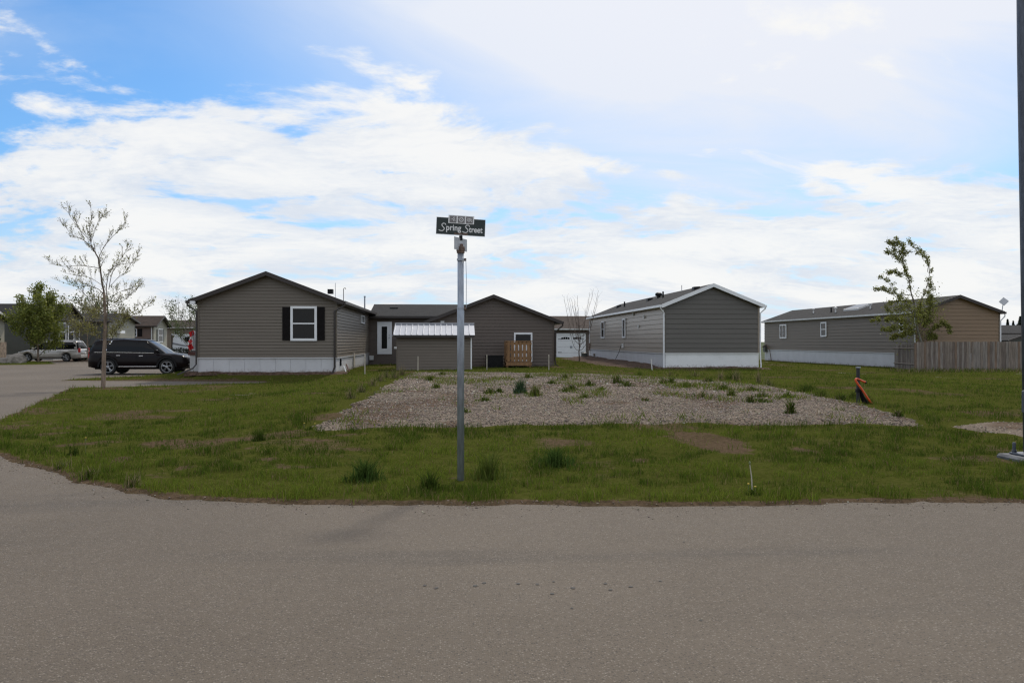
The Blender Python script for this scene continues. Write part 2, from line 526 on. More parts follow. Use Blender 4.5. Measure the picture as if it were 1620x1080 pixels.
# ------------------------------------------------------------------ mesh helpers
class MB:
    """collects shapes and links them as one mesh object"""
    def __init__(self):
        self.v, self.f = [], []

    def add(self, vs, fs):
        o = len(self.v)
        self.v += [tuple(p) for p in vs]
        self.f += [tuple(i + o for i in f) for f in fs]
        return self

    def box(self, x0, y0, z0, x1, y1, z1, fn=None):
        vs = [(x, y, z) for z in (z0, z1) for y in (y0, y1) for x in (x0, x1)]
        if fn:
            vs = [fn(*p) for p in vs]
        return self.add(vs, [(0, 2, 3, 1), (4, 5, 7, 6), (0, 1, 5, 4), (2, 6, 7, 3), (0, 4, 6, 2), (1, 3, 7, 5)])

    def prism(self, poly, o0, o1, fn=None):
        """polygon of (a, b) pushed along the second axis from o0 to o1"""
        n = len(poly)
        vs = [(a, o0, b) for a, b in poly] + [(a, o1, b) for a, b in poly]
        if fn:
            vs = [fn(*p) for p in vs]
        fs = [tuple(range(n)), tuple(range(2 * n - 1, n - 1, -1))]
        fs += [(i, (i + 1) % n, n + (i + 1) % n, n + i) for i in range(n)]
        return self.add(vs, fs)

    def tube(self, path, r, n=6, r1=None, cap=True):
        P = [Vector(p) for p in path]
        if len(P) < 2:
            return self
        rs = r if isinstance(r, (list, tuple)) else [r + ((r1 if r1 is not None else r) - r) * i / (len(P) - 1) for i in range(len(P))]
        vs, fs = [], []
        ref = None
        for i, p in enumerate(P):
            t = (P[min(i + 1, len(P) - 1)] - P[max(i - 1, 0)])
            if t.length < 1e-9:
                t = Vector((0, 0, 1))
            t.normalize()
            if ref is None:
                ref = Vector((1, 0, 0)) if abs(t.x) < 0.8 else Vector((0, 1, 0))
            a = (ref - t * ref.dot(t)).normalized()
            b = t.cross(a)
            ref = a
            for k in range(n):
                an = 2 * math.pi * k / n
                vs.append(p + (a * math.cos(an) + b * math.sin(an)) * rs[i])
        for i in range(len(P) - 1):
            for k in range(n):
                fs.append((i * n + k, i * n + (k + 1) % n, (i + 1) * n + (k + 1) % n, (i + 1) * n + k))
        if cap:
            fs.append(tuple(range(n - 1, -1, -1)))
            fs.append(tuple(range((len(P) - 1) * n, len(P) * n)))
        return self.add(vs, fs)

    def lathe(self, prof, n=16, fn=None):
        """profile of (radius, height) turned about z"""
        vs, fs = [], []
        for r, h in prof:
            for k in range(n):
                a = 2 * math.pi * k / n
                p = (r * math.cos(a), r * math.sin(a), h)
                vs.append(fn(*p) if fn else p)
        for i in range(len(prof) - 1):
            for k in range(n):
                fs.append((i * n + k, i * n + (k + 1) % n, (i + 1) * n + (k + 1) % n, (i + 1) * n + k))
        fs.append(tuple(range(n - 1, -1, -1)))
        fs.append(tuple(range((len(prof) - 1) * n, len(prof) * n)))
        return self.add(vs, fs)

    def mesh(self, name, mat, smooth=False, bevel=0.0):
        me = bpy.data.meshes.new(name)
        me.from_pydata(self.v, [], self.f)
        bm = bmesh.new()
        bm.from_mesh(me)
        bmesh.ops.recalc_face_normals(bm, faces=bm.faces)
        if bevel:
            bmesh.ops.bevel(bm, geom=bm.edges[:], offset=bevel, segments=1, affect='EDGES')
        bm.to_mesh(me)
        bm.free()
        if smooth:
            me.polygons.foreach_set('use_smooth', [True] * len(me.polygons))
        if mat:
            me.materials.append(M[mat] if isinstance(mat, str) else mat)
        return me

    def build(self, name, mat, parent=None, loc=(0, 0, 0), rot=(0, 0, 0), smooth=False, bevel=0.0):
        return link(name, self.mesh(name, mat, smooth, bevel), parent, loc, rot)


def link(name, me, parent=None, loc=(0, 0, 0), rot=(0, 0, 0)):
    o = bpy.data.objects.new(name, me)
    COL.objects.link(o)
    o.parent = parent
    o.location = loc
    o.rotation_euler = rot
    return o


def tag(o, label=None, cat=None, group=None, kind=None):
    if label: o['label'] = label
    if cat: o['category'] = cat
    if group: o['group'] = group
    if kind: o['kind'] = kind
    return o


def thing(name, label, cat, loc=(0, 0, 0), rz=0.0, group=None):
    return tag(link(name, None, None, loc, (0, 0, rz)), label, cat, group)


def np_mesh(name, verts, faces, mat, tint=None, smooth=False):
    """faces: (n, 3) or (n, 4) index array; tint: (nverts, 3)"""
    me = bpy.data.meshes.new(name)
    nv, nf, k = len(verts), len(faces), faces.shape[1]
    me.vertices.add(nv)
    me.vertices.foreach_set('co', np.asarray(verts, np.float32).ravel())
    me.loops.add(nf * k)
    me.loops.foreach_set('vertex_index', np.asarray(faces, np.int32).ravel())
    me.polygons.add(nf)
    me.polygons.foreach_set('loop_start', np.arange(0, nf * k, k, dtype=np.int32))
    me.polygons.foreach_set('loop_total', np.full(nf, k, np.int32))
    if smooth:
        me.polygons.foreach_set('use_smooth', np.ones(nf, bool))
    me.update(calc_edges=True)
    if tint is not None:
        a = me.color_attributes.new('tint', 'FLOAT_COLOR', 'POINT')
        c = np.ones((nv, 4), np.float32)
        c[:, :3] = tint
        a.data.foreach_set('color', c.ravel())
    me.materials.append(M[mat] if isinstance(mat, str) else mat)
    return me


RNG = np.random.default_rng(7)


def blade_mesh(name, base, h, w, lean, col, bend=True, mat='grass'):
    n = len(base)
    az = RNG.uniform(0, 2 * np.pi, n)
    la = RNG.uniform(0, 2 * np.pi, n)
    sx, sy = np.cos(az) * w * 0.5, np.sin(az) * w * 0.5
    lx, ly = np.cos(la) * lean * h, np.sin(la) * lean * h
    x, y, z = base[:, 0], base[:, 1], base[:, 2] - 0.012
    L = np.stack([x - sx, y - sy, z], 1)
    Rr = np.stack([x + sx, y + sy, z], 1)
    T = np.stack([x + lx, y + ly, z + h * np.sqrt(np.clip(1 - lean ** 2 * 0.6, 0.1, 1))], 1)
    if not bend:
        v = np.stack([L, Rr, T], 1).reshape(-1, 3)
        f = np.arange(n * 3).reshape(-1, 3)
        k = 3
        c = np.repeat(col, 3, 0)
    else:
        ML = np.stack([x - sx * .8 + lx * .28, y - sy * .8 + ly * .28, z + h * 0.55], 1)
        MR = np.stack([x + sx * .8 + lx * .28, y + sy * .8 + ly * .28, z + h * 0.55], 1)
        v = np.stack([L, Rr, ML, MR, T], 1).reshape(-1, 3)
        o = np.arange(n)[:, None, None] * 5
        f = (o + np.array([[0, 1, 3], [0, 3, 2], [2, 3, 4]])[None]).reshape(-1, 3)
        c = np.repeat(col, 5, 0)
    return np_mesh(name, v, f, mat, c)


def grass_cols(n, patch, dry=0.06):
    g = np.array([0.098, 0.150, 0.018]); y = np.array([0.185, 0.200, 0.032]); d = np.array([0.045, 0.080, 0.011]); s = np.array([0.20, 0.15, 0.075])
    t = RNG.uniform(0, 1, n)[:, None]
    p = np.clip(patch, 0, 1)[:, None]
    c = d * (1 - p) + g * p
    w = t * (.25 + .5 * p)
    c = c * (1 - w) + y * w
    m = (RNG.uniform(0, 1, n) < dry)[:, None]
    c = np.where(m, s * RNG.uniform(.6, 1.2, (n, 1)), c)
    return c * RNG.uniform(.7, 1.3, (n, 1))


# ------------------------------------------------------------------ ground
def sheet(name, mat, poly, z, kind='structure'):
    me = bpy.data.meshes.new(name)
    me.from_pydata([(p[0], p[1], z) for p in poly], [], [tuple(range(len(poly)))])
    me.materials.append(M[mat])
    return tag(link(name, me), kind=kind)


sheet('ground', 'far_ground', [(-1500, -400), (1500, -400), (1500, 2500), (-1500, 2500)], -0.03)
sheet('road', 'asphalt', [(-75, -40), (80, -40), (80, 75), (-34, 75), (-30, 160), (-40, 160), (-46, 66), (-75, 66)], 0.0)

LAWN = [gnd(*p) for p in [(-420, 708), (-200, 704), (-60, 709), (0, 722), (60, 741), (130, 765), (200, 780), (300, 791), (420, 797), (600, 799), (800, 800),
                          (1000, 800), (1200, 799), (1400, 797), (1620, 795), (1900, 793), (2600, 790)]]
LAWN += [(40, 10), (60, 20), (70, 74), (-11.6, 74), (-11.6, 40.4), (-15.0, 39.6), (-16.6, 37.4), (-16.4, 35.6)]
LAWN += [gnd(*p) for p in [(105, 602), (200, 602.4), (300, 602.8), (415, 603.6), (422, 604.6), (415, 606), (300, 609), (170, 613), (112, 613), (98, 619), (60, 637), (0, 663), (-60, 688), (-200, 690), (-420, 693)]]
PAD_PX = [(468, 690), (540, 684), (640, 679), (720, 680), (800, 678), (900, 676), (1000, 675), (1100, 676), (1200, 677), (1300, 675), (1400, 678), (1475, 680),
          (1456, 662), (1400, 649), (1350, 636), (1300, 626), (1230, 613), (1160, 606), (1080, 600), (1000, 596), (900, 592.5), (780, 590.5), (700, 590.5), (640, 592),
          (600, 610), (550, 636), (502, 664)]
PAD = [hit(*p) for p in PAD_PX]
PATH = [hit(*p) for p in [(1472, 674), (1540, 667), (1640, 667), (1800, 667), (2500, 667), (2500, 702), (1700, 702), (1620, 698), (1560, 688), (1500, 680)]]

BARE = []
for (u, v, ru, rv) in [(40, 653, 48, 8), (22, 676, 44, 7), (133, 704, 46, 4), (200, 730, 44, 5), (270, 703, 40, 4), (320, 703, 34, 5), (383, 697, 36, 3.5), (443, 688, 44, 4),
                       (290, 744, 18, 4), (258, 757, 30, 6), (467, 742, 50, 4), (500, 700, 44, 4), (160, 686, 26, 3), (83, 688, 24, 3), (1120, 700, 46, 17), (1275, 716, 22, 6),
                       (545, 690, 30, 3), (722, 759, 22, 4), (395, 711, 20, 3), (345, 747, 20, 3), (1585, 718, 26, 6), (1010, 730, 14, 2), (90, 745, 30, 4), (150, 762, 26, 3), (420, 728, 24, 3)]:
    p = hit(u, v)
    BARE.append((p[0], p[1], ru * p[1] / F_PX, rv * p[1] ** 2 / (F_PX * 1.6), .96 if ru == 46 and rv == 17 else .78))


def bare(x, y):
    """how worn the turf is, 0 (thick) to 1 (soil)"""
    x = np.asarray(x, float); y = np.asarray(y, float)
    b = np.clip((fbm(x * 0.55, y * 0.55, 21, 5) - 0.57) * 3.5, 0, 0.6)
    n = (fbm(x * 2.2, y * 3.0, 33, 4) - 0.5) * 1.5 + (fbm(x * 9, y * 9, 35, 2) - 0.5) * 0.9
    for cx, cy, rx, ry, top in BARE:
        q = 1.18 - np.sqrt(((x - cx) / rx) ** 2 + ((y - cy) / ry) ** 2) + n * 1.3
        b = np.maximum(b, np.clip(q * top * 1.1, 0, top))
    cx, cy, rx, ry, top = next(q for q in BARE if q[4] > .9)
    q = 1.25 - np.sqrt(((x - cx) / rx) ** 2 + ((y - cy) / ry) ** 2) + n * .35
    return np.maximum(b, np.clip(q * 2.2, 0, .96))


def edge_wobble(x, y, a=0.22):
    return (fbm(x * 1.3, y * 1.3, 41, 4) - 0.5) * a + (fbm(x * 6, y * 6, 44, 2) - 0.5) * a * 0.5


def grown_sheet(name, mat, poly, xs, ys, base, rise, width, keep=0.35, wob=0.22, attr=None):
    """a gridded sheet following the terrain whose rim sinks away under its neighbour"""
    X, Y = np.meshgrid(xs, ys)
    d = poly_sd(X, Y, poly) + edge_wobble(X, Y, wob)
    Z = terrain(X, Y) * S(-0.1, 0.6, d) + base + rise * S(-width, width, d)
    Z = np.where(d < -width, base - 0.05, Z)
    bump = (fbm(X * 2.2, Y * 2.2, 61, 4) - 0.5) * 0.05 * S(0.0, 0.5, d)
    V = np.stack([X, Y, Z + bump], -1).reshape(-1, 3)
    ny, nx = X.shape
    i = np.arange(nx * ny).reshape(ny, nx)
    q = np.stack([i[:-1, :-1], i[:-1, 1:], i[1:, 1:], i[1:, :-1]], -1).reshape(-1, 4)
    ok = (d.reshape(-1)[q] > -keep).any(1)
    q = q[ok]
    used = np.unique(q)
    re = np.zeros(nx * ny, np.int64)
    re[used] = np.arange(len(used))
    me = np_mesh(name, V[used], re[q], mat, None, True)
    a = me.attributes.new('bare', 'FLOAT', 'POINT')
    val = attr(X, Y, d).reshape(-1)[used].astype(np.float32)
    a.data.foreach_set('value', val)
    return tag(link(name, me), kind='structure')


def axis(*segs):
    out = []
    for a, b, st in segs:
        out += list(np.arange(a, b, st))
    return np.array(out + [segs[-1][1]])


XS = axis((-22, -12, .3), (-12, 14, .11), (14, 30, .3), (30, 70, 2))
YS = axis((8, 18, .09), (18, 32, .2), (32, 42, .2), (42, 74, 1.0))
grown_sheet('lawn', 'lawn', LAWN, XS, YS, -0.03, 0.055, 0.10, 0.3, 0.30,
            lambda x, y, d: np.maximum(bare(x, y), S(0.24, 0.02, d) * 1.1))
sheet_far = [gnd(*p) for p in [(-90, 577.5), (0, 577.2), (50, 576.6), (84, 575.6), (86, 574.6), (60, 572.6), (-90, 571)]]
grown_sheet('far_lawn', 'lawn', sheet_far, np.arange(-52, -24, .4), np.arange(54, 74, .25), -0.03, 0.09, 0.3, 0.6, 0.2, lambda x, y, d: 0 * x)
strip = [(-33.5, 71.5), (-25.5, 70.5), (-25.0, 73.0), (-25.5, 78), (-34, 80)]
sheet('planting_bed', 'mulch', strip, 0.012)


def pad_height(x, y, d):
    return terrain(x, y) * S(-0.1, 0.6, d) + 0.0


grown_sheet('gravel_pad', 'gravel_bed', PAD, axis((-6, 14, .12)), axis((12, 22, .1), (22, 40, .25)), -0.02, 0.105, 0.25, 0.5, 0.5,
            lambda x, y, d: np.clip((fbm(x * .7, y * .5, 77, 4) - .50) * 3.2, 0, .7))
grown_sheet('gravel_path', 'gravel_bed', PATH, axis((8, 14, .15), (14, 30, .4)), axis((12, 19, .12)), -0.01, 0.075, 0.2, 0.4, 0.3,
            lambda x, y, d: np.clip((fbm(x * .7, y * .5, 79, 4) - .50) * 3, 0, .6))

# stains, worn streak and a spray of grit on the asphalt
st = MB()
for (u, v, r) in [(672, 926, 3), (690, 930, 3.4), (752, 926.5, 4.2), (766, 922, 3.6), (820, 923, 3.4), (850, 924, 3.2), (874, 939, 3.6), (876, 920, 2.6), (907, 930, 4), (958, 923, 3.2), (966, 933, 3.6), (998, 928, 3.6), (1045, 919, 2.8), (1109, 981, 2.6), (905, 962, 2.4), (1082, 857, 2)]:
    x, y = gnd(u, v)
    s = r * y / F_PX
    pts = [(x + s * math.cos(k * .785) * RNG.uniform(.75, 1.2), y + s * 1.2 * math.sin(k * .785) * RNG.uniform(.75, 1.2), 0.004) for k in range(8)]
    st.add(pts, [tuple(range(8))])
tag(st.build('road_stains', 'stain'), kind='structure')

# ------------------------------------------------------------------ grass
def frustum_points(y0, y1, per_m2, margin):
    hx = 0.66
    n = int((y1 - y0) * ((y0 + y1) * hx + 2 * margin) * per_m2)
    y = RNG.uniform(y0, y1, n)
    x = RNG.uniform(-1, 1, n) * (0.66 * y1 + margin) + 0.0726 * y
    ok = np.abs(x - 0.0726 * y) < 0.66 * y + margin
    return x[ok], y[ok]


gb = []
for (y0, y1, per, w, h, bend) in [(7.6, 11.5, 2300, .0055, .070, True), (11.5, 17.5, 1250, .0075, .075, True), (17.5, 26, 470, .012, .075, False), (26, 42, 140, .020, .075, False), (42, 62, 26, .035, .09, False)]:
    x, y = frustum_points(y0, y1, per, 2.0)
    d = poly_sd(x, y, LAWN) + edge_wobble(x, y, .30)
    dp = poly_sd(x, y, PAD) + edge_wobble(x, y, .5)
    dq = poly_sd(x, y, PATH) + edge_wobble(x, y, .3)
    b = bare(x, y)
    clump = fbm(x * 3.1, y * 3.1, 51, 3)
    tuft = vnoise(x * 4.3, y * 4.3, 55) * .6 + vnoise(x * 9.1, y * 9.1, 57) * .4
    prob = S(.22, .46, tuft) * (1 - b) * S(0.04, 0.22, d + (clump - .5) * .22) * S(0.10, -0.10, dp) * S(0.05, -0.12, dq) * (0.35 + 1.0 * S(.28, .6, clump))
    keep = RNG.uniform(0, 1, len(x)) < prob
    x, y, d, dp, clump, tuft = x[keep], y[keep], d[keep], dp[keep], clump[keep], tuft[keep]
    fringe = S(.8, .15, d) * .45 + S(-.55, -.05, dp) * .55
    hh = h * (0.25 + 0.8 * clump + 1.1 * S(.4, .85, tuft) + fringe) * RNG.uniform(.55, 1.35, len(x))
    patch = (fbm(x * .5, y * .8, 71, 4) - .5) * 3.2 + .45 + (clump - .5) * 1.0 - (tuft - .5) * 1.5 + S(1.3, .2, d) * .35 - S(-.9, -.1, dp) * .5  # paler by the road; tuft shade beside the pad put into blade colour
    base = np.stack([x, y, terrain(x, y) * S(-.1, .6, d) + .02], 1)
    me = blade_mesh('grass', base, hh, w * RNG.uniform(.7, 1.4, len(x)), RNG.uniform(.05, .85, len(x)), grass_cols(len(x), patch, .10), bend)
    gb.append(tag(link('grass', me), kind='stuff'))

# far lawn blades by the boulder
x = RNG.uniform(-48, -24, 9000); y = RNG.uniform(56, 66, 9000)
d = poly_sd(x, y, sheet_far)
k = d > .05
base = np.stack([x[k], y[k], np.full(k.sum(), .05)], 1)
tag(link('grass', blade_mesh('grass', base, RNG.uniform(.06, .16, k.sum()), np.full(k.sum(), .035), RNG.uniform(.1, .7, k.sum()), grass_cols(k.sum(), np.full(k.sum(), .6)), False)), kind='stuff')

# ------------------------------------------------------------------ loose gravel
OCT_V = np.array([[1, 0, 0], [-1, 0, 0], [0, 1, 0], [0, -1, 0], [0, 0, .75], [0, 0, -.75]])
OCT_F = np.array([[0, 2, 4], [2, 1, 4], [1, 3, 4], [3, 0, 4], [2, 0, 5], [1, 2, 5], [3, 1, 5], [0, 3, 5]])


def stones(name, x, y, z, r):
    n = len(x)
    a = RNG.uniform(0, 2 * np.pi, n)
    ca, sa = np.cos(a), np.sin(a)
    V = OCT_V[None] * RNG.uniform(.6, 1.25, (n, 6, 1)) * np.stack([r * RNG.uniform(.8, 1.4, n), r, r * RNG.uniform(.6, .9, n)], 1)[:, None]
    t = RNG.uniform(-.5, .5, n)
    vx = V[..., 0] * ca[:, None] - V[..., 1] * sa[:, None]
    vy = V[..., 0] * sa[:, None] + V[..., 1] * ca[:, None]
    vz = V[..., 2] + vx * t[:, None]
    P = np.stack([vx + x[:, None], vy + y[:, None], vz + z[:, None]], -1).reshape(-1, 3)
    Fc = (np.arange(n)[:, None, None] * 6 + OCT_F[None]).reshape(-1, 3)
    base = np.array([0.205, 0.166, 0.132])
    c = base * RNG.lognormal(-.04, .42, (n, 1)) * (1 + RNG.normal(0, .05, (n, 3)))
    c = np.clip(c, .025, .46)
    return tag(link(name, np_mesh(name, P, Fc, 'stone', np.repeat(c, 6, 0))), kind='stuff')


for (y0, y1, n, r0, r1) in [(13.0, 20, 64000, .008, .027), (20, 37, 52000, .013, .040)]:
    x = RNG.uniform(-6, 13, n); y = RNG.uniform(y0, y1, n)
    d = poly_sd(x, y, PAD) + edge_wobble(x, y, .5)
    k = (d > -.02 + RNG.exponential(.08, n) * 0) & (RNG.uniform(0, 1, n) < .45 + .8 * fbm(x * .9, y * .9, 91, 3))
    x, y, d = x[k], y[k], d[k]
    bump = (fbm(x * 2.2, y * 2.2, 61, 4) - .5) * .05 * S(0, .5, d)
    z = terrain(x, y) * S(-.1, .6, d) - .02 + .105 * S(-.25, .25, d) + bump
    stones('gravel', x, y, z + .004, RNG.uniform(r0, r1, len(x)))
x = RNG.uniform(9, 26, 14000); y = RNG.uniform(12.5, 18, 14000)
d = poly_sd(x, y, PATH) + edge_wobble(x, y, .3)
k = d > 0
stones('gravel', x[k], y[k], terrain(x[k], y[k]) * S(-.1, .6, d[k]) - .01 + .075 * S(-.2, .2, d[k]), RNG.uniform(.008, .022, k.sum()))
# grass and low weeds creeping over the back and right rim of the pad
x = RNG.uniform(-6, 14, 90000); y = RNG.uniform(13.5, 37, 90000)
d = poly_sd(x, y, PAD) + edge_wobble(x, y, .5)
cl = fbm(x * 1.1, y * .8, 97, 4)
far = S(20, 31, y) * .55 + S(2, 9, x) * .45
k = (d > -.1) & (RNG.uniform(0, 1, len(x)) < S(.58, .78, cl + far * .20 + S(.9, .0, d) * .22 * far))
x, y, d, cl = x[k], y[k], d[k], cl[k]
z = terrain(x, y) * S(-.1, .6, d) - .02 + .105 * S(-.25, .25, d)
tag(link('creeping_weeds', blade_mesh('creeping_weeds', np.stack([x, y, z], 1), RNG.uniform(.05, .20, len(x)), np.full(len(x), .020), RNG.uniform(.3, .95, len(x)), grass_cols(len(x), RNG.uniform(.2, 1.3, len(x)), .22), False)), kind='stuff')
# grit along the ragged rim of the asphalt
x = RNG.uniform(-13, 14, 60000); y = RNG.uniform(7.4, 13, 60000)
d = poly_sd(x, y, LAWN) + edge_wobble(x, y, .30)
k = (d < .10) & (d > -.05 - RNG.exponential(.16, len(x)))
k &= RNG.uniform(0, 1, len(x)) < .25 + 1.0 * fbm(x * 1.7, y * 1.7, 63, 3)
stones('grit', x[k], y[k], np.full(k.sum(), .003) + .02 * S(-.05, .1, d[k]), RNG.uniform(.003, .008, k.sum()) * RNG.lognormal(.1, .35, k.sum()))

# ------------------------------------------------------------------ houses
BOARD = 0.2032
BOARD_CACHE = {}


def board_mesh(fn, key, lo, hi, mat, h=BOARD, z=0.0, laps=2):
    """one siding board of one or two laps; lo/hi give its ends at a height"""
    d = .028
    prof = [(0, 0)]
    for k in range(laps):
        prof += [(d, h * k / laps), (d, h * (k + .06) / laps), (.003, h * (k + .985) / laps)]
    prof += [(0, h)]
    mb = MB()
    vs = [fn(lo(z + b), o, b) for o, b in prof] + [fn(hi(z + b), o, b) for o, b in prof]
    n = len(prof)
    mb.add(vs, [tuple(range(n)), tuple(range(2 * n - 1, n - 1, -1))] + [(i, (i + 1) % n, n + (i + 1) % n, n + i) for i in range(n)])
    return mb.mesh('siding_board', mat)


def siding(wall, fn, W, z0, z1, mat, gable=None, h=BOARD, laps=2):
    """gable: (eave height, slope) lets the ends follow the roof"""
    def lo(z): return 0.0 if not gable or z <= gable[0] else (z - gable[0]) / gable[1]
    def hi(z): return W - lo(z)
    full = None
    z = z0
    top = z1 if not gable else gable[0] + gable[1] * W / 2
    while z < top - 0.02:
        hh = min(h, top - z)
        if gable and z + hh > gable[0]:
            if lo(z) >= hi(z) - .05:
                break
            hh2 = min(hh, gable[0] + gable[1] * (W / 2 - .01) - z)
            if hh2 < .03: break
            link('siding_board', board_mesh(fn, None, lo, hi, mat, hh2, z, laps), wall, (0, 0, z))
        elif hh < h * .999:
            link('siding_board', board_mesh(fn, None, lo, hi, mat, hh, z, laps), wall, (0, 0, z))
        else:
            if full is None:
                full = board_mesh(fn, None, lo, hi, mat, h, z, laps)
            link('siding_board', full, wall, (0, 0, z))
        z += h


def window(parent, fn, a0, a1, b0, b1, style='hung', name='window', glass='glass', trim='white', fw=.085, cross=False):
    m = MB()
    o0, o1 = .0, .060
    m.box(a0, o0, b0, a1, o1, b0 + fw, fn); m.box(a0, o0, b1 - fw, a1, o1, b1, fn)
    m.box(a0, o0, b0 + fw, a0 + fw, o1, b1 - fw, fn); m.box(a1 - fw, o0, b0 + fw, a1, o1, b1 - fw, fn)
    w = m.build(name, trim, parent)
    ia0, ia1, ib0, ib1 = a0 + fw, a1 - fw, b0 + fw, b1 - fw
    if style == 'hung':
        mid = (ib0 + ib1) / 2
        MB().box(ia0, .008, mid - .028, ia1, .052, mid + .028, fn).build('meeting_rail', trim, w)
        MB().box(ia0, .002, ib0, ia1, .022, mid - .028, fn).build('pane', glass, w)
        MB().box(ia0, .002, mid + .028, ia1, .034, ib1, fn).build('pane', glass, w)
    elif style == 'slider':
        mid = (ia0 + ia1) / 2
        MB().box(mid - .03, .008, ib0, mid + .03, .052, ib1, fn).build('mullion', trim, w)
        MB().box(ia0, .002, ib0, mid - .03, .022, ib1, fn).build('pane', glass, w)
        MB().box(mid + .03, .002, ib0, ia1, .034, ib1, fn).build('pane', glass, w)
    else:
        MB().box(ia0, .002, ib0, ia1, .022, ib1, fn).build('pane', glass, w)
    return w


def house(name, label, cat, X, Y, W, L, z0, skirt, wall, rise, group=None, rz=0.0, over=.36, overf=.30, sid=('siding_front', 'siding_front'), boards='FR',
          skirts=('skirt', 'skirt'), trim='brown_trim', roofm='shingle', rake='brown_trim', panel=1.22, gutters='LR', roof_t=.09, lap=(.27, 2)):
    r = thing(name, label, cat, (X, Y, z0), rz, group)
    e = skirt + wall
    slope = rise / (W / 2)
    Fn = lambda a, o, b: (a, -o, b)
    Ln = lambda a, o, b: (-o, a, b)
    Rn = lambda a, o, b: (W + o, a, b)
    H = dict(root=r, F=Fn, L=Ln, R=Rn, W=W, len=L, e=e, slope=slope, skirt=skirt, rise=rise)
    front = MB().prism([(0, skirt), (W, skirt), (W, e), (W / 2, e + rise), (0, e)], -.1, 0, Fn).build('gable_wall', sid[0], r)
    MB().prism([(0, skirt), (W, skirt), (W, e), (W / 2, e + rise), (0, e)], L - .1, L).build('gable_wall', sid[0], r)
    left = MB().box(.1, -.1, skirt, L - .1, 0, e, Ln).build('side_wall', sid[1], r)
    right = MB().box(.1, -.1, skirt, L - .1, 0, e, Rn).build('side_wall', sid[1], r)
    H.update(front=front, left=left, right=right)
    if 'F' in boards: siding(front, Fn, W, skirt, e, sid[0], (e, slope), *lap)
    if 'L' in boards: siding(left, Ln, L, skirt, e, sid[1], None, *lap)
    if 'R' in boards: siding(right, Rn, L, skirt, e, sid[1], None, *lap)
    if skirt > .2:
        def skirting(fn, length, mat):
            k = max(1, round(length / panel))
            st_ = length / k
            me = MB().box(.004, -.06, -.45, st_ - .004, -.012, skirt - .05, fn).mesh('skirting_panel', mat)
            for i in range(k):
                off = fn(i * st_, 0, 0)
                base = fn(0, 0, 0)
                link('skirting_panel', me, r, (off[0] - base[0], off[1] - base[1], 0))
            MB().box(.0, -.058, skirt - .05, length, .034, skirt - .004, fn).build('skirting_ledge', mat, r)
        skirting(Fn, W, skirts[0])
        if 'L' in boards or rz: skirting(Ln, L, skirts[1])
        if 'R' in boards: skirting(Rn, L, skirts[1])
        MB().box(.1, .1, -.5, W - .1, L - .1, skirt - .06).build('foundation', 'concrete', r)
    else:
        MB().box(.02, .02, -.5, W - .02, L - .02, skirt + .02).build('foundation', 'concrete', r)
    # roof: two slabs in one folded sheet, with a soffit under the eaves
    ez = e - slope * over
    t = roof_t
    y0, y1 = -overf, L + overf
    prof = [(-over, ez + t), (W / 2, e + rise + t), (W + over, ez + t), (W + over, ez + .004), (W / 2, e + rise + .004), (-over, ez + .004)]
    m = MB()
    n = 6
    m.add([(a, y0, b) for a, b in prof] + [(a, y1, b) for a, b in prof],
          [(0, 1, 4, 5), (1, 2, 3, 4), (11, 10, 7, 6), (10, 9, 8, 7)] + [(i, (i + 1) % n, n + (i + 1) % n, n + i) for i in range(n)])
    H['roof'] = m.build('roof', roofm, r)
    ft = .17
    for s in (0, 1):
        mx = (lambda a: W - a) if s else (lambda a: a)
        MB().prism([(mx(-over - .01), ez + t + .012), (mx(W / 2), e + rise + t + .014), (mx(W / 2), e + rise + t - ft), (mx(-over - .01), ez + t - ft)], y0 - .03, y0 - .003).build('rake_board', rake, r)
        MB().prism([(mx(-over), ez - .006), (mx(W / 2), e + rise - .006), (mx(W / 2), e + rise - .022), (mx(-over), ez - .022)], y0 - .001, -.022).build('rake_soffit', trim if rake != 'white' else 'dull_white', r)
        if ('L' in gutters and not s) or ('R' in gutters and s):
            g = MB()
            g.box(mx(-over - .115), y0 + .0, ez + t - .13, mx(-over - .004), y1, ez + t - .012)
            g.build('gutter', rake, r)
            MB().box(mx(-over + .01), y0 + .02, ez - .05, mx(-.024), y1, ez - .012).build('soffit', trim if rake != 'white' else 'dull_white', r)
    if boards:
        for cx, k in ((0, 1), (W, -1)):
            c = MB()
            c.prism([(cx - k * .034, skirt), (cx + k * .06, skirt), (cx + k * .06, e - .02), (cx - k * .034, e - .02)], -.034, -.001)
            c.prism([(cx - k * .034, skirt), (cx - k * .001, skirt), (cx - k * .001, e - .02), (cx - k * .034, e - .02)], -.001, .06)
            c.build('corner_trim', sid[0] if k == 1 else sid[1], r)
    return H


def downspout(H, path, mat, r=.042):
    MB().tube(path, r, 4).build('downspout', mat, H['root'])


def xw(u, Y):
    return at(u, 540, Y).x


def zw(v, u, Y):
    return at(u, v, Y).z


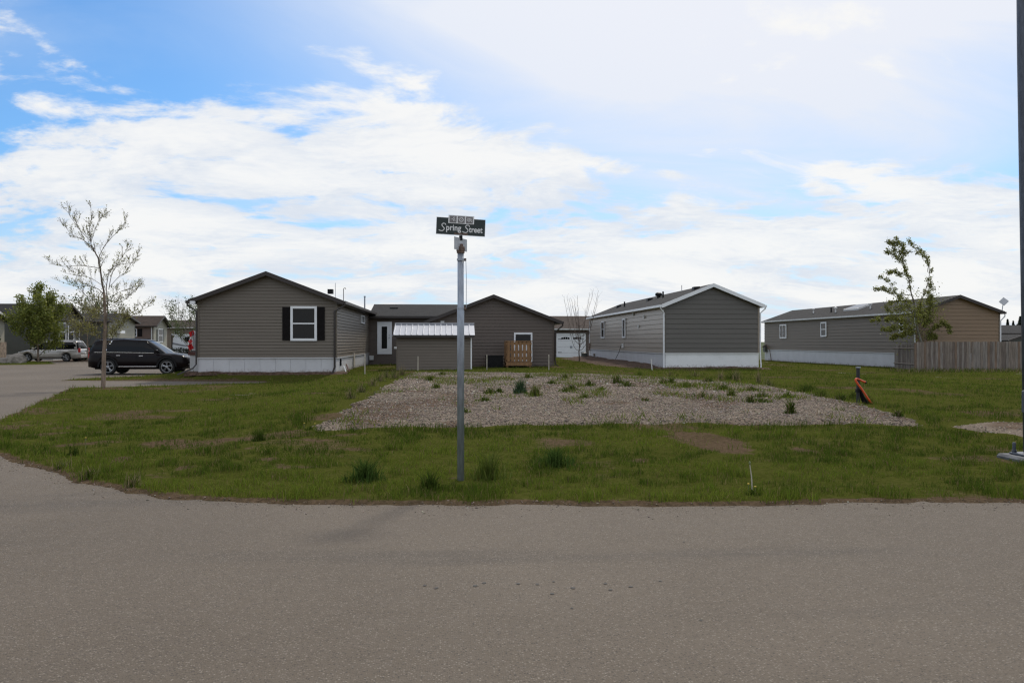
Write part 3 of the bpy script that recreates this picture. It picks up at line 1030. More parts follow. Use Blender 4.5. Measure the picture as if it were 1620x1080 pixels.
# --- house 1, taupe gable on the left
Y1 = 36.0
x0, x1 = xw(313.5, Y1), xw(532, Y1)
zb = .26
H1 = house('mobile_home', 'taupe mobile home with black shuttered window and brown downspouts, left of the sign post', 'house', x0, Y1, x1 - x0, 14.4, zb,
           .71, 2.45, 1.10, 'mobile homes round the empty lot', boards='FR', skirts=('skirt', 'skirt'), panel=.61, over=.32, overf=.32)
r1, W1 = H1['root'], H1['W']
def loc1(u, v): p = at(u, v, Y1); return p.x - x0, p.z - zb
a0, b1 = loc1(460, 484.3); a1, b0 = loc1(501.7, 539)
window(r1, lambda a, o, b: (a, -o - .030, b), a0, a1, b0, b1, 'hung', fw=.10)
for (ua, ub) in ((447.0, 459.6), (502.1, 514.0)):
    aa, bb = loc1(ua, 485.3); ac, bd = loc1(ub, 538.2)
    sh = MB().box(aa, .030, bd, ac, .040, bb, H1['F']).build('shutter', 'black_shutter', r1)
    rails = MB()
    rails.box(aa, .0405, bd, aa + .045, .06, bb, H1['F']); rails.box(ac - .045, .0405, bd, ac, .06, bb, H1['F'])
    for z in (bd, (bd + bb) / 2 - .03, bb - .06):
        rails.box(aa + .045, .0405, z, ac - .045, .059, z + .06, H1['F'])
    rails.build('shutter_frame', 'black_shutter', sh)
    for k in range(26):
        z = bd + .075 + k * (bb - bd - .15) / 26
        if abs(z + .02 - (bd + bb) / 2) > .045:
            MB().box(aa + .045, .041, z, ac - .045, .053, z + .03, H1['F']).build('louvre', 'black_shutter', sh)
window(r1, lambda a, o, b: (W1 + o + .03, a, b), 9.2, 10.9, H1['e'] - .78, H1['e'] - .34, 'slider', fw=.06)
ee = H1['e']
eo = -.32 - .06
ez1 = ee - H1['slope'] * .32
downspout(H1, [(eo, -.24, ez1 - .02), (eo, -.24, ez1 - .12), (-.055, -.06, ez1 - .36), (-.06, -.07, .9), (-.06, -.07, .42), (-.16, -.16, .26), (-.72, -.45, .0)], 'brown_trim')
downspout(H1, [(W1 - eo, -.24, ez1 - .02), (W1 - eo, -.24, ez1 - .12), (W1 - .06, -.075, ez1 - .36), (W1 - .06, -.075, .9), (W1 - .06, -.075, .3), (W1 - .13, -.24, .02)], 'brown_trim')
MB().box(-.20, -.50, ez1 - .10, .0, -.36, ez1 + .04).build('security_light', 'white', r1, bevel=.01)
for (ua, va, Y, hh, rr, mt) in ((530.5, 470, 42, .78, .012, 'steel'), (543.5, 473, 45, .72, .018, 'brown_trim'), (577, 487, 49.0, .78, .038, 'steel')):
    p = at(ua, va, Y); lx, ly = p.x - x0, p.y - Y1
    zr = ee + H1['slope'] * (W1 - lx) + .05
    if rr == .018:
        MB().tube([(lx, ly, zr), (lx, ly, zr + hh - .05), (lx + .03, ly, zr + hh), (lx + .10, ly, zr + hh), (lx + .12, ly, zr + hh - .06)], rr, 6).build('vent_pipe', mt, r1)
    else:
        vp = MB().tube([(lx, ly, zr - .1), (lx, ly, zr + hh)], rr, 8).build('vent_pipe', mt, r1)
        if rr > .03: MB().tube([(lx, ly, zr + hh - .08), (lx, ly, zr + hh + .01)], rr * 1.45, 8).build('vent_cap', mt, vp)
MB().box(W1 * .5 + 1.9, 4.2, ee + .52, W1 * .5 + 2.15, 4.5, ee + .74).build('roof_vent', 'black', r1)
# hook-ups on the sunny side
MB().box(W1 + .0, 1.2, .30, W1 + .05, 1.35, .62).build('outlet_box', 'black', r1)
MB().box(W1 + .0, 6.0, .15, W1 + .06, 6.4, .80).build('access_hatch', 'stake', r1)
MB().tube([(W1 + .1, 1.6, .30), (W1 + .25, 1.3, .02)], .03, 6).build('drain_pipe', 'white', r1)
MB().tube([(W1 + .12, 2.4, .34), (W1 + .32, 1.9, .02)], .03, 6).build('drain_pipe', 'redwood', r1)

# --- the wing behind it, ridge across the picture
Y2 = 49.9
xr = xw(684, 45) + 2.9
wl = xr - (x1 + .02)
H2 = house('connecting_building', 'low brown connecting building with white glazed door, behind the metal-roofed shed', 'building', xr, Y2, 7.0, wl, .10, .04, 3.0, .80, rz=R(90),
           sid=('siding_brown', 'siding_brown'), boards='L', rake='brown_trim', over=.30, overf=.02, gutters='L')
def loc2(u, v): p = at(u, v, Y2); return xr - p.x, p.z - .10
r2 = H2['root']
a1, b1 = loc2(597, 509); a0, b0 = loc2(620, 560)
f2 = lambda a, o, b: (-o - .03, a, b)
dm = MB()
dm.box(a0, 0, b0, a0 + .1, .06, b1, f2); dm.box(a1 - .1, 0, b0, a1, .06, b1, f2); dm.box(a0 + .1, 0, b1 - .1, a1 - .1, .06, b1, f2)
dr = dm.build('door', 'white', r2)
MB().box(a0 + .1, .004, b0, a1 - .1, .035, b1 - .1, f2).build('door_leaf', 'white', dr)
MB().box(a0 + .28, .037, b0 + .34, a1 - .26, .045, b1 - .28, f2).build('door_glass', 'glass', dr)
MB().box(a0 + .135, .037, b0 + .95, a0 + .18, .095, b0 + 1.02, f2).build('door_handle', 'steel', dr)
MB().box(a0 + .135, .037, b0 + 1.1, a0 + .18, .06, b0 + 1.15, f2).build('deadbolt', 'steel', dr)
a, b = loc2(588, 566); MB().box(a - .12, 0, b - .12, a + .12, .12, b + .14, f2).build('dryer_vent', 'dull_white', r2)
MB().box(2.0, 5.2, H2['e'] + .42, 2.4, 5.7, H2['e'] + .62).build('roof_vent', 'black', r2)
a, b = loc2(610, 571)
# --- house 3, brown gable in the middle
Y3 = 45.0
x0m, x1m = xw(684, Y3), xw(876, Y3)
H3 = house('brown_house', 'wide brown gabled house without skirting, centre of the photo behind the shed and deck', 'house', x0m, Y3, x1m - x0m, 17, .16, .03, 2.62, 1.28, None,
           sid=('siding_brown', 'siding_brown'), lap=(.175, 1), boards='F', over=.40, overf=.35)
r3, W3 = H3['root'], H3['W']
def loc3(u, v): p = at(u, v, Y3); return p.x - x0m, p.z - .16
a0, b1 = loc3(813, 526); a1, b0 = loc3(842, 572)
f3 = lambda a, o, b: (a, -o - .03, b)
dm = MB()
dm.box(a0, 0, b0, a0 + .085, .06, b1, f3); dm.box(a1 - .085, 0, b0, a1, .06, b1, f3); dm.box(a0 + .085, 0, b1 - .10, a1 - .085, .06, b1, f3)
dr = dm.build('patio_door', 'white', r3)
MB().box(a0 + .085, .004, b0, a1 - .085, .03, b0 + .95, f3).build('door_panel', 'white', dr)
MB().box(a0 + .085, .004, b0 + .95, a1 - .085, .022, b1 - .10, f3).build('door_glass', 'glass', dr)
ez3 = H3['e'] - H3['slope'] * .40
downspout(H3, [(W3 + .46, -.28, ez3 - .02), (W3 + .46, -.28, ez3 - .14), (W3 + .06, -.07, ez3 - .50), (W3 + .06, -.07, .5), (W3 + .10, -.09, .22), (W3 + .42, -.4, .03)], 'brown_trim')
a, b = loc3(700, 510.5); MB().box(a - .1, .02, b - .1, a + .1, .1, b + .1, H3['F']).build('outside_light', 'dull_white', r3)

# --- garage seen between the two
Y4 = 72.0
xg = xw(950, Y4)
H4 = house('garage', 'dark garage with white carriage door, seen between the brown house and white skirted home', 'garage', xg, Y4, 8.0, 9.0, .06, .30, 2.45, 1.10, rz=R(90), sid=('siding_brown', 'siding_brown'),
           boards='L', skirts=('concrete', 'concrete'), trim='dull_white', rake='dull_white', roofm='shingle_brown', over=.4, panel=4.5)
r4 = H4['root']
def loc4(u, v): p = at(u, v, Y4); return xg - p.x, p.z - .06
a1, b1 = loc4(882.2, 529.3); a0, b0 = loc4(924.3, 567.4)
f4 = lambda a, o, b: (-o - .03, a, b)
gm = MB()
gm.box(a0 - .12, 0, b0, a0, .07, b1 + .12, f4); gm.box(a1, 0, b0, a1 + .12, .07, b1 + .12, f4); gm.box(a0, 0, b1, a1, .07, b1 + .12, f4)
gd = gm.build('garage_door', 'white', r4)
hh = (b1 - b0) / 4
for k in range(4):
    MB().box(a0, .0, b0 + k * hh + .006, a1, .05, b0 + (k + 1) * hh - .006, f4).build('door_section', 'white', gd)
for c0 in (a0 + .28, a1 - .28 - .76):
    for k in range(4):
        MB().prism([(c0 + k * .19, b1 - .40), (c0 + k * .19 + .165, b1 - .40), (c0 + k * .19 + .165, b1 - .27 + .07 * math.sin((k + .9) / 4 * 3.14)), (c0 + k * .19, b1 - .27 + .07 * math.sin((k + .1) / 4 * 3.14))], .051, .058, f4).build('lite', 'glass', gd)
for z in (b0 + .55, b0 + 1.7):
    for s_ in (a0 + .02, a1 - .34):
        MB().box(s_, .051, z, s_ + .32, .062, z + .045, f4).build('strap_hinge', 'black', gd)
MB().box((a0 + a1) / 2 - .09, .051, b0 + .95, (a0 + a1) / 2 + .09, .075, b0 + 1.13, f4).build('pull_handle', 'steel', gd)

# --- house 4, grey with white skirting
Y5 = 41.0
x05, x15 = xw(1051.5, Y5), xw(1200.5, Y5)
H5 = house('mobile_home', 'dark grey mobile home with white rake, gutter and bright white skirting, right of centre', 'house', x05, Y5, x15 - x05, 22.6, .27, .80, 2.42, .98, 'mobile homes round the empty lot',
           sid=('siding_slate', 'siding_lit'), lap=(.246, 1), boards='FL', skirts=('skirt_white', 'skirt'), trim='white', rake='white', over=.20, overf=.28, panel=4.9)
r5, W5 = H5['root'], H5['W']
def side_a(u, X, Yf):
    """how far along a wall at x = X the photograph's column u lies"""
    a, b, c = ray(u, 540); return X / (a / b) - Yf
for (ua, ub) in ((957.3, 952.3), (990.6, 986.2)):
    window(r5, lambda a, o, b: (-o - .03, a, b), side_a(ua, x05, Y5), side_a(ub, x05, Y5), H5['e'] - 1.62, H5['e'] - .42, 'plain', fw=.09)
e5 = H5['e']; ez5 = e5 - H5['slope'] * .20
downspout(H5, [(-.26, -.2, ez5 - .03), (-.26, -.2, ez5 - .10), (-.055, -.05, ez5 - .32), (-.055, -.05, .75), (-.06, -.06, .05)], 'white', .038)
downspout(H5, [(W5 + .26, -.2, ez5 - .03), (W5 + .26, -.2, ez5 - .10), (W5 + .06, -.05, ez5 - .32), (W5 + .06, -.05, .75), (W5 + .10, -.06, .05)], 'white', .038)
downspout(H5, [(-.055, 22.5, ez5 - .1), (-.055, 22.5, .05)], 'white', .038)
sl5 = H5['slope']
def on_roof5(u, f):  # f: 0 at eave, 1 at ridge
    xx = x05 + f * W5 / 2
    yy = side_a(u, xx, 0) - Y5
    return f * W5 / 2, yy, e5 + sl5 * f * W5 / 2 + .085
for (u, f, kind) in ((978.5, .55, 'box'), (988, .45, 'pipe'), (1027.5, .62, 'box'), (1042, .72, 'turbine'), (1049, .62, 'pipe'), (1078.5, .92, 'thin'), (1101, .80, 'box')):
    a, y, z = on_roof5(u, f)
    if kind == 'box': MB().prism([(a - .17, z - .08), (a + .17, z), (a + .15, z + .14), (a - .15, z + .12)], y - .2, y + .2).build('roof_vent', 'black', r5)
    if kind == 'pipe': MB().tube([(a, y, z - .1), (a, y, z + .36)], .05, 8).build('vent_pipe', 'black', r5)
    if kind == 'thin': MB().tube([(a, y, z - .1), (a, y, z + .34)], .022, 6).build('vent_pipe', 'dull_white', r5)
    if kind == 'turbine':
        tb = MB().lathe([(.10, -.1), (.10, .10), (.20, .12), (.22, .20), (.19, .28), (.08, .33)], 12).build('turbine_vent', 'black', r5, (a, y, z))
# hook-ups along the grey side
for (u, v, w_, h_, mt) in ((933.5, 548, .5, .55, 'rust'), (986.5, 546.5, .35, .28, 'dull_white'), (1003, 497, .18, .18, 'dull_white'), (1020, 501, .18, .18, 'dull_white'), (1011.5, 516, .16, .16, 'dull_white'), (941, 561, .3, .2, 'siding_grey')):
    a = side_a(u, x05, Y5); z = at(u, v, a + Y5).z - .27
    MB().box(-.09, a - w_ / 2, z - h_ / 2, -.022, a + w_ / 2, z + h_ / 2).build('meter_box' if mt == 'rust' else 'junction_box', mt, r5)
a_ = side_a(984, x05, Y5); ab_ = side_a(978, x05, Y5)
MB().tube([(-.05, a_, 1.15), (-.14, a_ + .3, .7), (-.5, ab_ - 1.0, .0)], .018, 5).build('cable', 'black', r5)
a_ = side_a(933.5, x05, Y5)
MB().lathe([(.25, 0), (.25, .5), (.1, .55)], 10, lambda x, y, z: (x - .6, y + a_ - 1.0, z)).build('gas_meter', 'siding_green', r5)

# --- house 5, long grey side and tan gable on the right
Y6 = 47.0
x06, x16 = xw(1448, Y6), xw(1581, Y6)
zb6 = -.02
H6 = house('mobile_home', 'long grey mobile home with tan gable end and roof dish, behind the board fence', 'house', x06, Y6, x16 - x06, 23.6, zb6, .98, 2.42, .92, 'mobile homes round the empty lot',
           sid=('siding_tan', 'siding_grey'), lap=(.22, 1), boards='FL', skirts=('skirt', 'skirt'), trim='dull_white', rake='brown_trim', over=.16, overf=.26, panel=5.9)
r6, W6, e6 = H6['root'], H6['W'], H6['e']
g6 = MB().box(-.285, -.2, e6 - .075, -.277, 23.8, e6 + .03).build('gutter', 'dull_white', r6)
for (ua, ub, st_, zt, zb_) in ((1245.2, 1235.0, 'slider', .32, 1.48), (1308.6, 1299.7, 'hung', .30, 1.38), (1431.5, 1424.0, 'hung', .30, 1.20)):
    window(r6, lambda a, o, b: (-o - .03, a, b), side_a(ua, x06, Y6), side_a(ub, x06, Y6), e6 - zb_, e6 - zt, st_, fw=.10)
sl6 = H6['slope']
def on_roof6(u, f):
    xx = x06 + f * W6 / 2
    return f * W6 / 2, side_a(u, xx, 0) - Y6, e6 + sl6 * f * W6 / 2 + .085
for (u, f, kind) in ((1287, .45, 'mush'), (1315, .42, 'black'), (1322, .35, 'mush'), (1377, .45, 'mush'), (1423.5, .62, 'flue')):
    a, y, z = on_roof6(u, f)
    if kind == 'mush':
        p = MB().tube([(a, y, z - .1), (a, y, z + .32)], .05, 8).build('vent_pipe', 'dull_white', r6)
        MB().lathe([(.13, .30), (.13, .36), (.03, .42)], 10).build('vent_cap', 'dull_white', p, (a, y, z))
    if kind == 'black': MB().tube([(a, y, z - .1), (a, y, z + .34)], .06, 8).build('vent_pipe', 'black', r6)
    if kind == 'flue':
        p = MB().tube([(a, y, z - .1), (a, y, z + .62)], .10, 8).build('flue', 'dull_white', r6)
        MB().lathe([(.16, .58), (.16, .70), (.05, .74)], 10).build('vent_cap', 'dull_white', p, (a, y, z))
a, y, z = on_roof6(1350, .62)
ys0, ys1 = side_a(1368, x06 + .3 * W6, 0) - Y6, side_a(1332, x06 + .3 * W6, 0) - Y6
sk = MB()
for (fa, fb, up) in ((.42, .80, .14),):
    A, B = fa * W6 / 2, fb * W6 / 2
    sk.prism([(A, e6 + sl6 * A + .08), (B, e6 + sl6 * B + .08), (B, e6 + sl6 * B + .08 + up), (A, e6 + sl6 * A + .08 + up)], ys0, ys0 + 2.2)
sk2 = sk.build('skylight', 'dull_white', r6)
A, B = .45 * W6 / 2, .77 * W6 / 2
MB().prism([(A, e6 + sl6 * A + .2205), (B, e6 + sl6 * B + .2205), (B, e6 + sl6 * B + .232), (A, e6 + sl6 * A + .232)], ys0 + .08, ys0 + 2.12).build('skylight_pane', 'skylight_glass', sk2)
downspout(H6, [(-.055, -.05, e6 - .05), (-.055, -.05, .9), (-.055, -.05, .1)], 'white', .045)
downspout(H6, [(W6 + .24, -.15, e6 - .14), (W6 + .24, -.15, e6 - .24), (W6 + .055, -.04, e6 - .5), (W6 + .055, -.04, .1)], 'white', .045)
# dish aerial on the right eave
dp = at(1588, 477, Y6 - .1)
dl = (dp.x - x06, -.1, dp.z - zb6)
MB().tube([(W6 + .02, -.1, e6 - .02), (W6 + .10, -.1, e6 + .10), (dl[0] - .02, -.1, dl[2])], .025, 6).build('dish_mast', 'steel', r6)
n_ = Vector((-.35, -.86, .38)).normalized(); a_ = n_.cross(Vector((0, 0, 1))).normalized(); b_ = a_.cross(n_)
ds = MB()
pts = []
for off in (0, .035):
    for (p, q) in ((0, .27), (.20, .06), (.26, 0), (.20, -.08), (0, -.27), (-.2, -.06), (-.26, 0), (-.2, .08)):
        pts.append(Vector(dl) + a_ * p + b_ * q + n_ * off)
ds.add(pts, [tuple(range(8)), tuple(range(15, 7, -1))] + [(i, (i + 1) % 8, 8 + (i + 1) % 8, 8 + i) for i in range(8)])
ds.build('dish', 'sign_back', r6)
# meter and hose at the far end
a_ = side_a(1213, x06, Y6)
MB().box(-.25, a_ - .2, .75, -.02, a_ + .2, 1.35).build('meter_box', 'siding_green', r6)
MB().tube([(-.06, a_ - 1.2, .0), (-.2, a_ - 1.2, .9), (-.3, a_ - .7, 1.4), (-.3, a_ + .2, 1.2)], .035, 6).build('hose', 'rust', r6)

# --- house far right
Y7 = 76.0
x7 = xw(1582, Y7)
H7 = house('dark_house', 'dark low house with white window far behind the fence at right edge', 'house', x7 + 14, Y7, 7.0, 14, .0, .1, 2.35, .75, rz=R(90), sid=('siding_green', 'siding_green'), boards='', over=.45)
r7 = H7['root']
a1 = x7 + 14 - xw(1584.3, Y7); a0 = x7 + 14 - xw(1593, Y7)
window(r7, lambda a, o, b: (-o, a, b), a0, a1, zw(541, 1588, Y7), zw(527, 1588, Y7), 'hung')
a = x7 + 14 - xw(1584, Y7)
MB().box(.6, a - .3, H7['e'] + .1, 1.0, a + .2, H7['e'] + .45).build('roof_vent', 'dull_white', r7)
Y8 = 66.0
xs_ = xw(1596, Y8)
house('garden_shed', 'small dark gabled shed in front of the far dark house', 'shed', xs_, Y8, 2.6, 2.4, 0, .05, zw(538.5, 1600, Y8) - .05, .42, sid=('siding_green', 'siding_green'), boards='', over=.2, overf=.2, gutters='', roofm='shingle')

# --- houses along the street on the left, gable ends towards the street
XS_ = -35.2
def street(Yf, ur, ev, rv, W_, L_, label=None, sid=None, rake='brown_trim', roofm='shingle', zbase=0.0, skirt=.5, name='street_house', X=None, boards=''):
    X = xw(ur, Yf) if X is None else X
    ze = zw(ev, ur, Yf); zr_ = zw(rv, ur, Yf + W_ / 2)
    return house(name, label, 'house', X, Yf, W_, L_, zbase, skirt, ze - zbase - skirt, zr_ - ze, 'houses along the left street', rz=R(90), sid=sid, boards=boards, rake=rake,
                 roofm=roofm, over=.4, overf=.5, trim='brown_trim', skirts=('dull_white', 'dull_white')), X

(HA, XA) = street(65.0, 13, 503, 486, 5.6, 12, X=xw(7, 70.6), label='tan house with stone base cut off by the left edge of the photo', sid=('siding_cream', 'siding_cream'), rake='dull_white', name='street_house')
MB().box(.0, .02, -.1, 5.6, .16, 1.6, lambda x, y, z: (x, -y, z)).build('stone_facing', 'stone_veneer', HA['root'])
(HB, XB) = street(76.0, 84, 500, 482, 5.0, 14, 'dark sage house with tall white windows beyond the silver minivan', ('siding_green', 'siding_green'), boards='F')
fB = lambda a, o, b: (a, -o - .03, b)
z0w, z1w = zw(539, 100, 78), zw(510.5, 100, 78)
window(HB['root'], fB, 2.7, 3.9, z0w, z1w, 'hung'); window(HB['root'], fB, .9, 2.3, z0w, z1w, 'hung')
MB().box(.6, .03, z1w + .18, 4.1, .25, z1w + .36, fB).build('window_hood', 'brown_trim', HB['root'])
MB().tube([(4.9, -.1, HB['e'] - .2), (4.9, -.1, .1)], .06, 4).build('downspout', 'dull_white', HB['root'])
(HC, XC) = street(88.0, 172, 508, 496.7, 7.0, 14, 'pale cream gabled house behind the bare young tree', ('siding_cream', 'siding_green'), boards='F')
MB().box(1.6, .02, zw(527, 185, 90), 2.9, .5, zw(523, 185, 90), fB).build('door_hood', 'white', HC['root'])
(HD, XD) = street(100.0, 243, 514, 500.5, 4.6, 12, 'brown brick house with shuttered window and cream gable end, right of the street', ('siding_cream', 'siding_umber'), roofm='shingle_brown', boards='F')
window(HD['root'], fB, 1.4, 2.9, zw(541, 255, 102), zw(520, 255, 102), 'hung')
for s_ in (.85, 2.95):
    MB().box(s_, .022, zw(540, 255, 102), s_ + .45, .05, zw(521, 255, 102), H1['F']).build('shutter', 'siding_green', HD['root'])
fL = lambda a, o, b: (-o, a, b)
window(HD['root'], fL, 1.9, 3.0, zw(532.5, 218, 100), zw(519.5, 218, 100), 'hung')
for s_ in (1.3, 3.05):
    MB().box(s_, .0, zw(532, 218, 100), s_ + .5, .05, zw(520, 218, 100), fL).build('shutter', 'black_shutter', HD['root'])
MB().tube([(-.1, .2, HD['e'] - .2), (-.1, .2, .1)], .07, 4).build('downspout', 'dull_white', HD['root'])
(HE, XE) = street(118.0, 326, 517.5, 507.3, 8.0, 16, 'tan house at the far end of the left street, behind the white trailer', ('siding_cream', 'siding_grey'), rake='dull_white', roofm='shingle_brown')
window(HE['root'], fL, XE - xw(284, 118), XE - xw(276, 118), zw(531, 280, 118), zw(524, 280, 118), 'slider')

# ------------------------------------------------------------------ metal-roofed shed
Ys = 40.0
xa, xb = xw(628, Ys), xw(745.5, Ys)
zs = .28
Ws, Ds = xb - xa, 2.4
sh = thing('garden_shed', 'taupe garden shed with ribbed light steel roof, behind the sign post', 'shed', (xa, Ys, zs))
eave = zw(530, 690, Ys - .3) - zs
ridge = zw(512.5, 690, Ys + 1.2) - zs
fr = MB().box(0, 0, -.3, Ws, Ds, eave).build('wall', 'siding_shed', sh)
FS = lambda a, o, b: (a, -o, b)
siding(fr, FS, Ws, .0, eave - .06, 'siding_shed', None, .28, 2)
for cx in (0, Ws):
    MB().box(cx - .03, -.034, 0, cx + .03, .05, eave - .02).build('corner_trim', 'siding_shed' if cx == 0 else 'white', sh)
ge = MB()
for cx in (.01, Ws - .06):
    ge.prism([(0.0, eave), (Ds, eave), (Ds / 2, ridge - .06)], cx, cx + .05, lambda a, o, b: (o, a, b))
ge.build('gable_end', 'siding_shed', sh)
MB().box(-.10, -.30, eave - .12, Ws + .14, -.27, eave + .0).build('fascia', 'brown_trim', sh)
NP = 14
pwid = (Ws + .34) / NP
run = Ds / 2 + .32
for side in (0, 1):
    pm = MB()
    A, B = (-.32, eave + .005), (Ds / 2, ridge)
    if side: A = (Ds + .32, eave + .005)
    # a pan with a standing rib at its left edge
    prof = [(0, 0), (.012, .045), (.045, .045), (.057, 0), (pwid - .004, 0)]
    vs = [(x, A[0], A[1] + h) for x, h in prof] + [(x, B[0], B[1] + h) for x, h in prof] + [(x, A[0], A[1] - .012) for x, h in (prof[0], prof[-1])] + [(x, B[0], B[1] - .012) for x, h in (prof[0], prof[-1])]
    fs = [(i, i + 1, 6 + i, 5 + i) for i in range(4)] + [(10, 11, 13, 12), (0, 1, 2, 3, 4, 11, 10), (5, 6, 7, 8, 9, 13, 12), (0, 5, 12, 10), (4, 9, 13, 11)]
    pm.add(vs, fs)
    me = pm.mesh('roof_panel', 'shed_roof')
    for k in range(NP):
        link('roof_panel', me, sh, (-.17 + k * pwid, 0, 0))
MB().box(-.18, Ds / 2 - .1, ridge + .0, Ws + .18, Ds / 2 + .1, ridge + .055).build('ridge_cap', 'shed_roof', sh)
MB().box(-.19, -.34, eave - .045, -.165, Ds + .34, eave + .0).build('trim', 'shed_roof', sh)
MB().box(-.13, -.07, 1.02, -.005, .03, 1.12).build('latch', 'dull_white', sh)

# ------------------------------------------------------------------ wooden deck in front of the patio door
Yd = 43.2
xa, xb = xw(800.5, Yd), xw(841, Yd)
zd = ground_z(xa, Yd) - .02
dk = thing('wooden_deck', 'small raised brown wooden deck with picket railing in front of the white patio door', 'deck', (xa, Yd, zd))
wd = xb - xa
ztop, zfl, zr0 = zw(538.5, 820, Yd) - zd, zw(573, 820, Yd) - zd, zw(575, 820, Yd) - zd
dp_ = 1.6
for px in (.03, wd - .12):
    for py in (0.05, dp_ - .1):
        MB().box(px, py, 0, px + .09, py + .09, ztop - .02 if py < .5 else zfl).build('post', 'deck_wood', dk)
nf = 11
for k in range(nf):
    y = .0 + k * dp_ / nf
    MB().box(0, y, zfl - .02, wd, y + dp_ / nf - .008, zfl + .018).build('floor_board', 'deck_wood', dk)
MB().box(.0, -.034, zfl - .17, wd, -.002, zfl + .01).build('rim_joist', 'deck_wood', dk)
npk = 6
pk = (wd - .10) / npk
me = MB().box(0, -.058, zfl + .05, pk - .055, -.0345, ztop - .06).mesh('picket', 'deck_wood')
for k in range(npk):
    link('picket', me, dk, (.06 + k * pk, 0, 0))
for z in (zfl + .22, zfl + .54, ztop - .16):
    MB().box(.0, -.034, z - .07, wd, -.004, z + .07).build('rail', 'deck_wood', dk)
MB().box(-.03, -.075, ztop - .055, wd + .03, .12, ztop - .015).build('cap_rail', 'deck_wood', dk)
for sx in (0, wd - .03):
    for k in range(6):
        MB().box(sx, .18 + k * .22, zfl + .05, sx + .03, .32 + k * .22, ztop - .06).build('picket', 'deck_wood', dk)
    MB().box(sx - .002, .05, ztop - .055, sx + .05, dp_, ztop - .02).build('cap_rail', 'deck_wood', dk)
me = None
# step box and dark storage box left of it
Yb = 43.6
xa, xb = xw(768.5, Yb), xw(796.5, Yb)
zb_ = ground_z(xa, Yb)
hb = zw(562, 780, Yb) - zb_
bx = thing('storage_box', 'low black box against the brown wall just left of the wooden deck', 'box', (xa, Yb, zb_))
wb = xb - xa
MB().box(.02, .02, -.05, wb - .02, .75, hb - .05).build('body', 'black', bx)
MB().box(-.02, -.02, hb - .05, wb + .02, .8, hb).build('lid', 'black', bx, bevel=.012)
for k in range(7):
    MB().box(.08, -.004, .10 + k * (hb - .24) / 7, wb - .08, .02, .10 + k * (hb - .24) / 7 + .035).build('grille_slat', 'black', bx)

# ------------------------------------------------------------------ stakes
def stake(u, vt, vb, Y, label, tilt=0.0, w=.042, mat='stake', top=None):
    x = xw(u, Y)
    zg = ground_z(x, Y)
    h = max(.25, zw(vt, u, Y) - zg)
    r = thing('stake', label, 'stake', (x, Y, zg), 0, 'survey stakes along the back of the lot')
    MB().prism([(-w / 2, -.1), (w / 2, -.1), (w / 2 + tilt, h - .02), (tilt, h), (-w / 2 + tilt, h - .02)], -w / 2, w / 2).build('shaft', mat, r)
    if top: MB().box(-w / 2 - .006 + tilt, -w / 2 - .006, h - .16, w / 2 + .006 + tilt, w / 2 + .006, h - .04).build('painted_band', top, r)
    return r


stake(577.3, 560, 593, 35.2, 'tall pale stake at the right corner of the shuttered taupe home')
stake(661.3, 563, 584, 38.2, 'pale stake in front of the metal-roofed shed wall')
stake(770.3, 560.5, 585, 39.5, 'pale stake at the left edge of the low black box')
stake(868.3, 560.5, 585, 39.0, 'pale stake below the right corner of the brown gabled house')
stake(1032, 567, 584, 38.5, 'short white leaning stake by the corner of the white skirting', -.06, .045, 'dull_white')

# ------------------------------------------------------------------ fence
Yf = 44.6
fx0, fx1 = xw(1449, Yf), xw(1760, Yf)
fe = thing('board_fence', 'weathered vertical board fence in front of the tan gable end', 'fence', (fx0, Yf, 0))
bw = .138
rnd = random.Random(3)
ftop = zw(541.0, 1540, Yf)
fmats = ['fence_wood', material('cedar_grey', (0.225, 0.198, 0.172), 0.88, .3, 2.2, .4, 30., streak=(9, 9, .7), spec=.2), material('cedar_brown', (0.19, 0.135, 0.098), 0.85, .3, 2.2, .4, 30., streak=(9, 9, .7), spec=.2),
         material('cedar_dark', (0.150, 0.122, 0.103), 0.88, .3, 2.2, .4, 30., streak=(9, 9, .7), spec=.2)]
bmesh_ = [MB().prism([(0.002, 0), (bw - .007, 0), (bw - .007, 1.0), (bw - .03, 1.02), (.022, 1.02), (0.002, 1.0)], -.010, .010).mesh('fence_board', m_) for m_ in fmats]


def fence_run(ax, ay, bx_, by, h0, h1):
    L_ = math.hypot(bx_ - ax, by - ay)
    n_ = int(L_ / bw)
    ang = math.atan2(by - ay, bx_ - ax)
    for k in range(n_):
        t = k / n_
        x, y = ax + (bx_ - ax) * t, ay + (by - ay) * t
        g = ground_z(x, y) + .03
        h = h0 + (h1 - h0) * t + rnd.uniform(-.012, .012)
        o = link('fence_board', rnd.choices(bmesh_, (4, 3, 1.2, 2))[0], fe, (x - fx0, y - Yf + rnd.uniform(-.004, .004), g), (rnd.uniform(-.01, .01), rnd.uniform(-.006, .006), ang))
        o.scale = (1, 1, h - g)
    for z in (.35, 1.25):
        MB().tube([(ax - fx0, ay - Yf + .05, z), (bx_ - fx0, by - Yf + .05, z)], .045, 4).build('rail', 'fence_wood', fe)


fence_run(xw(1414, 48.2) + .05, 48.2, fx0 + .02, Yf, ftop - .24, ftop - .10)
fence_run(fx0 + .05, Yf, fx1, Yf, ftop - .02, ftop + .02)
for k in range(6):
    px = .02 + k * 2.4
    MB().box(px, .07, 0, px + .09, .16, ftop - .08).build('post', 'fence_wood', fe)
MB().box(-.07, -.03, 0, .02, .06, ftop - .04).build('post', fmats[2], fe)

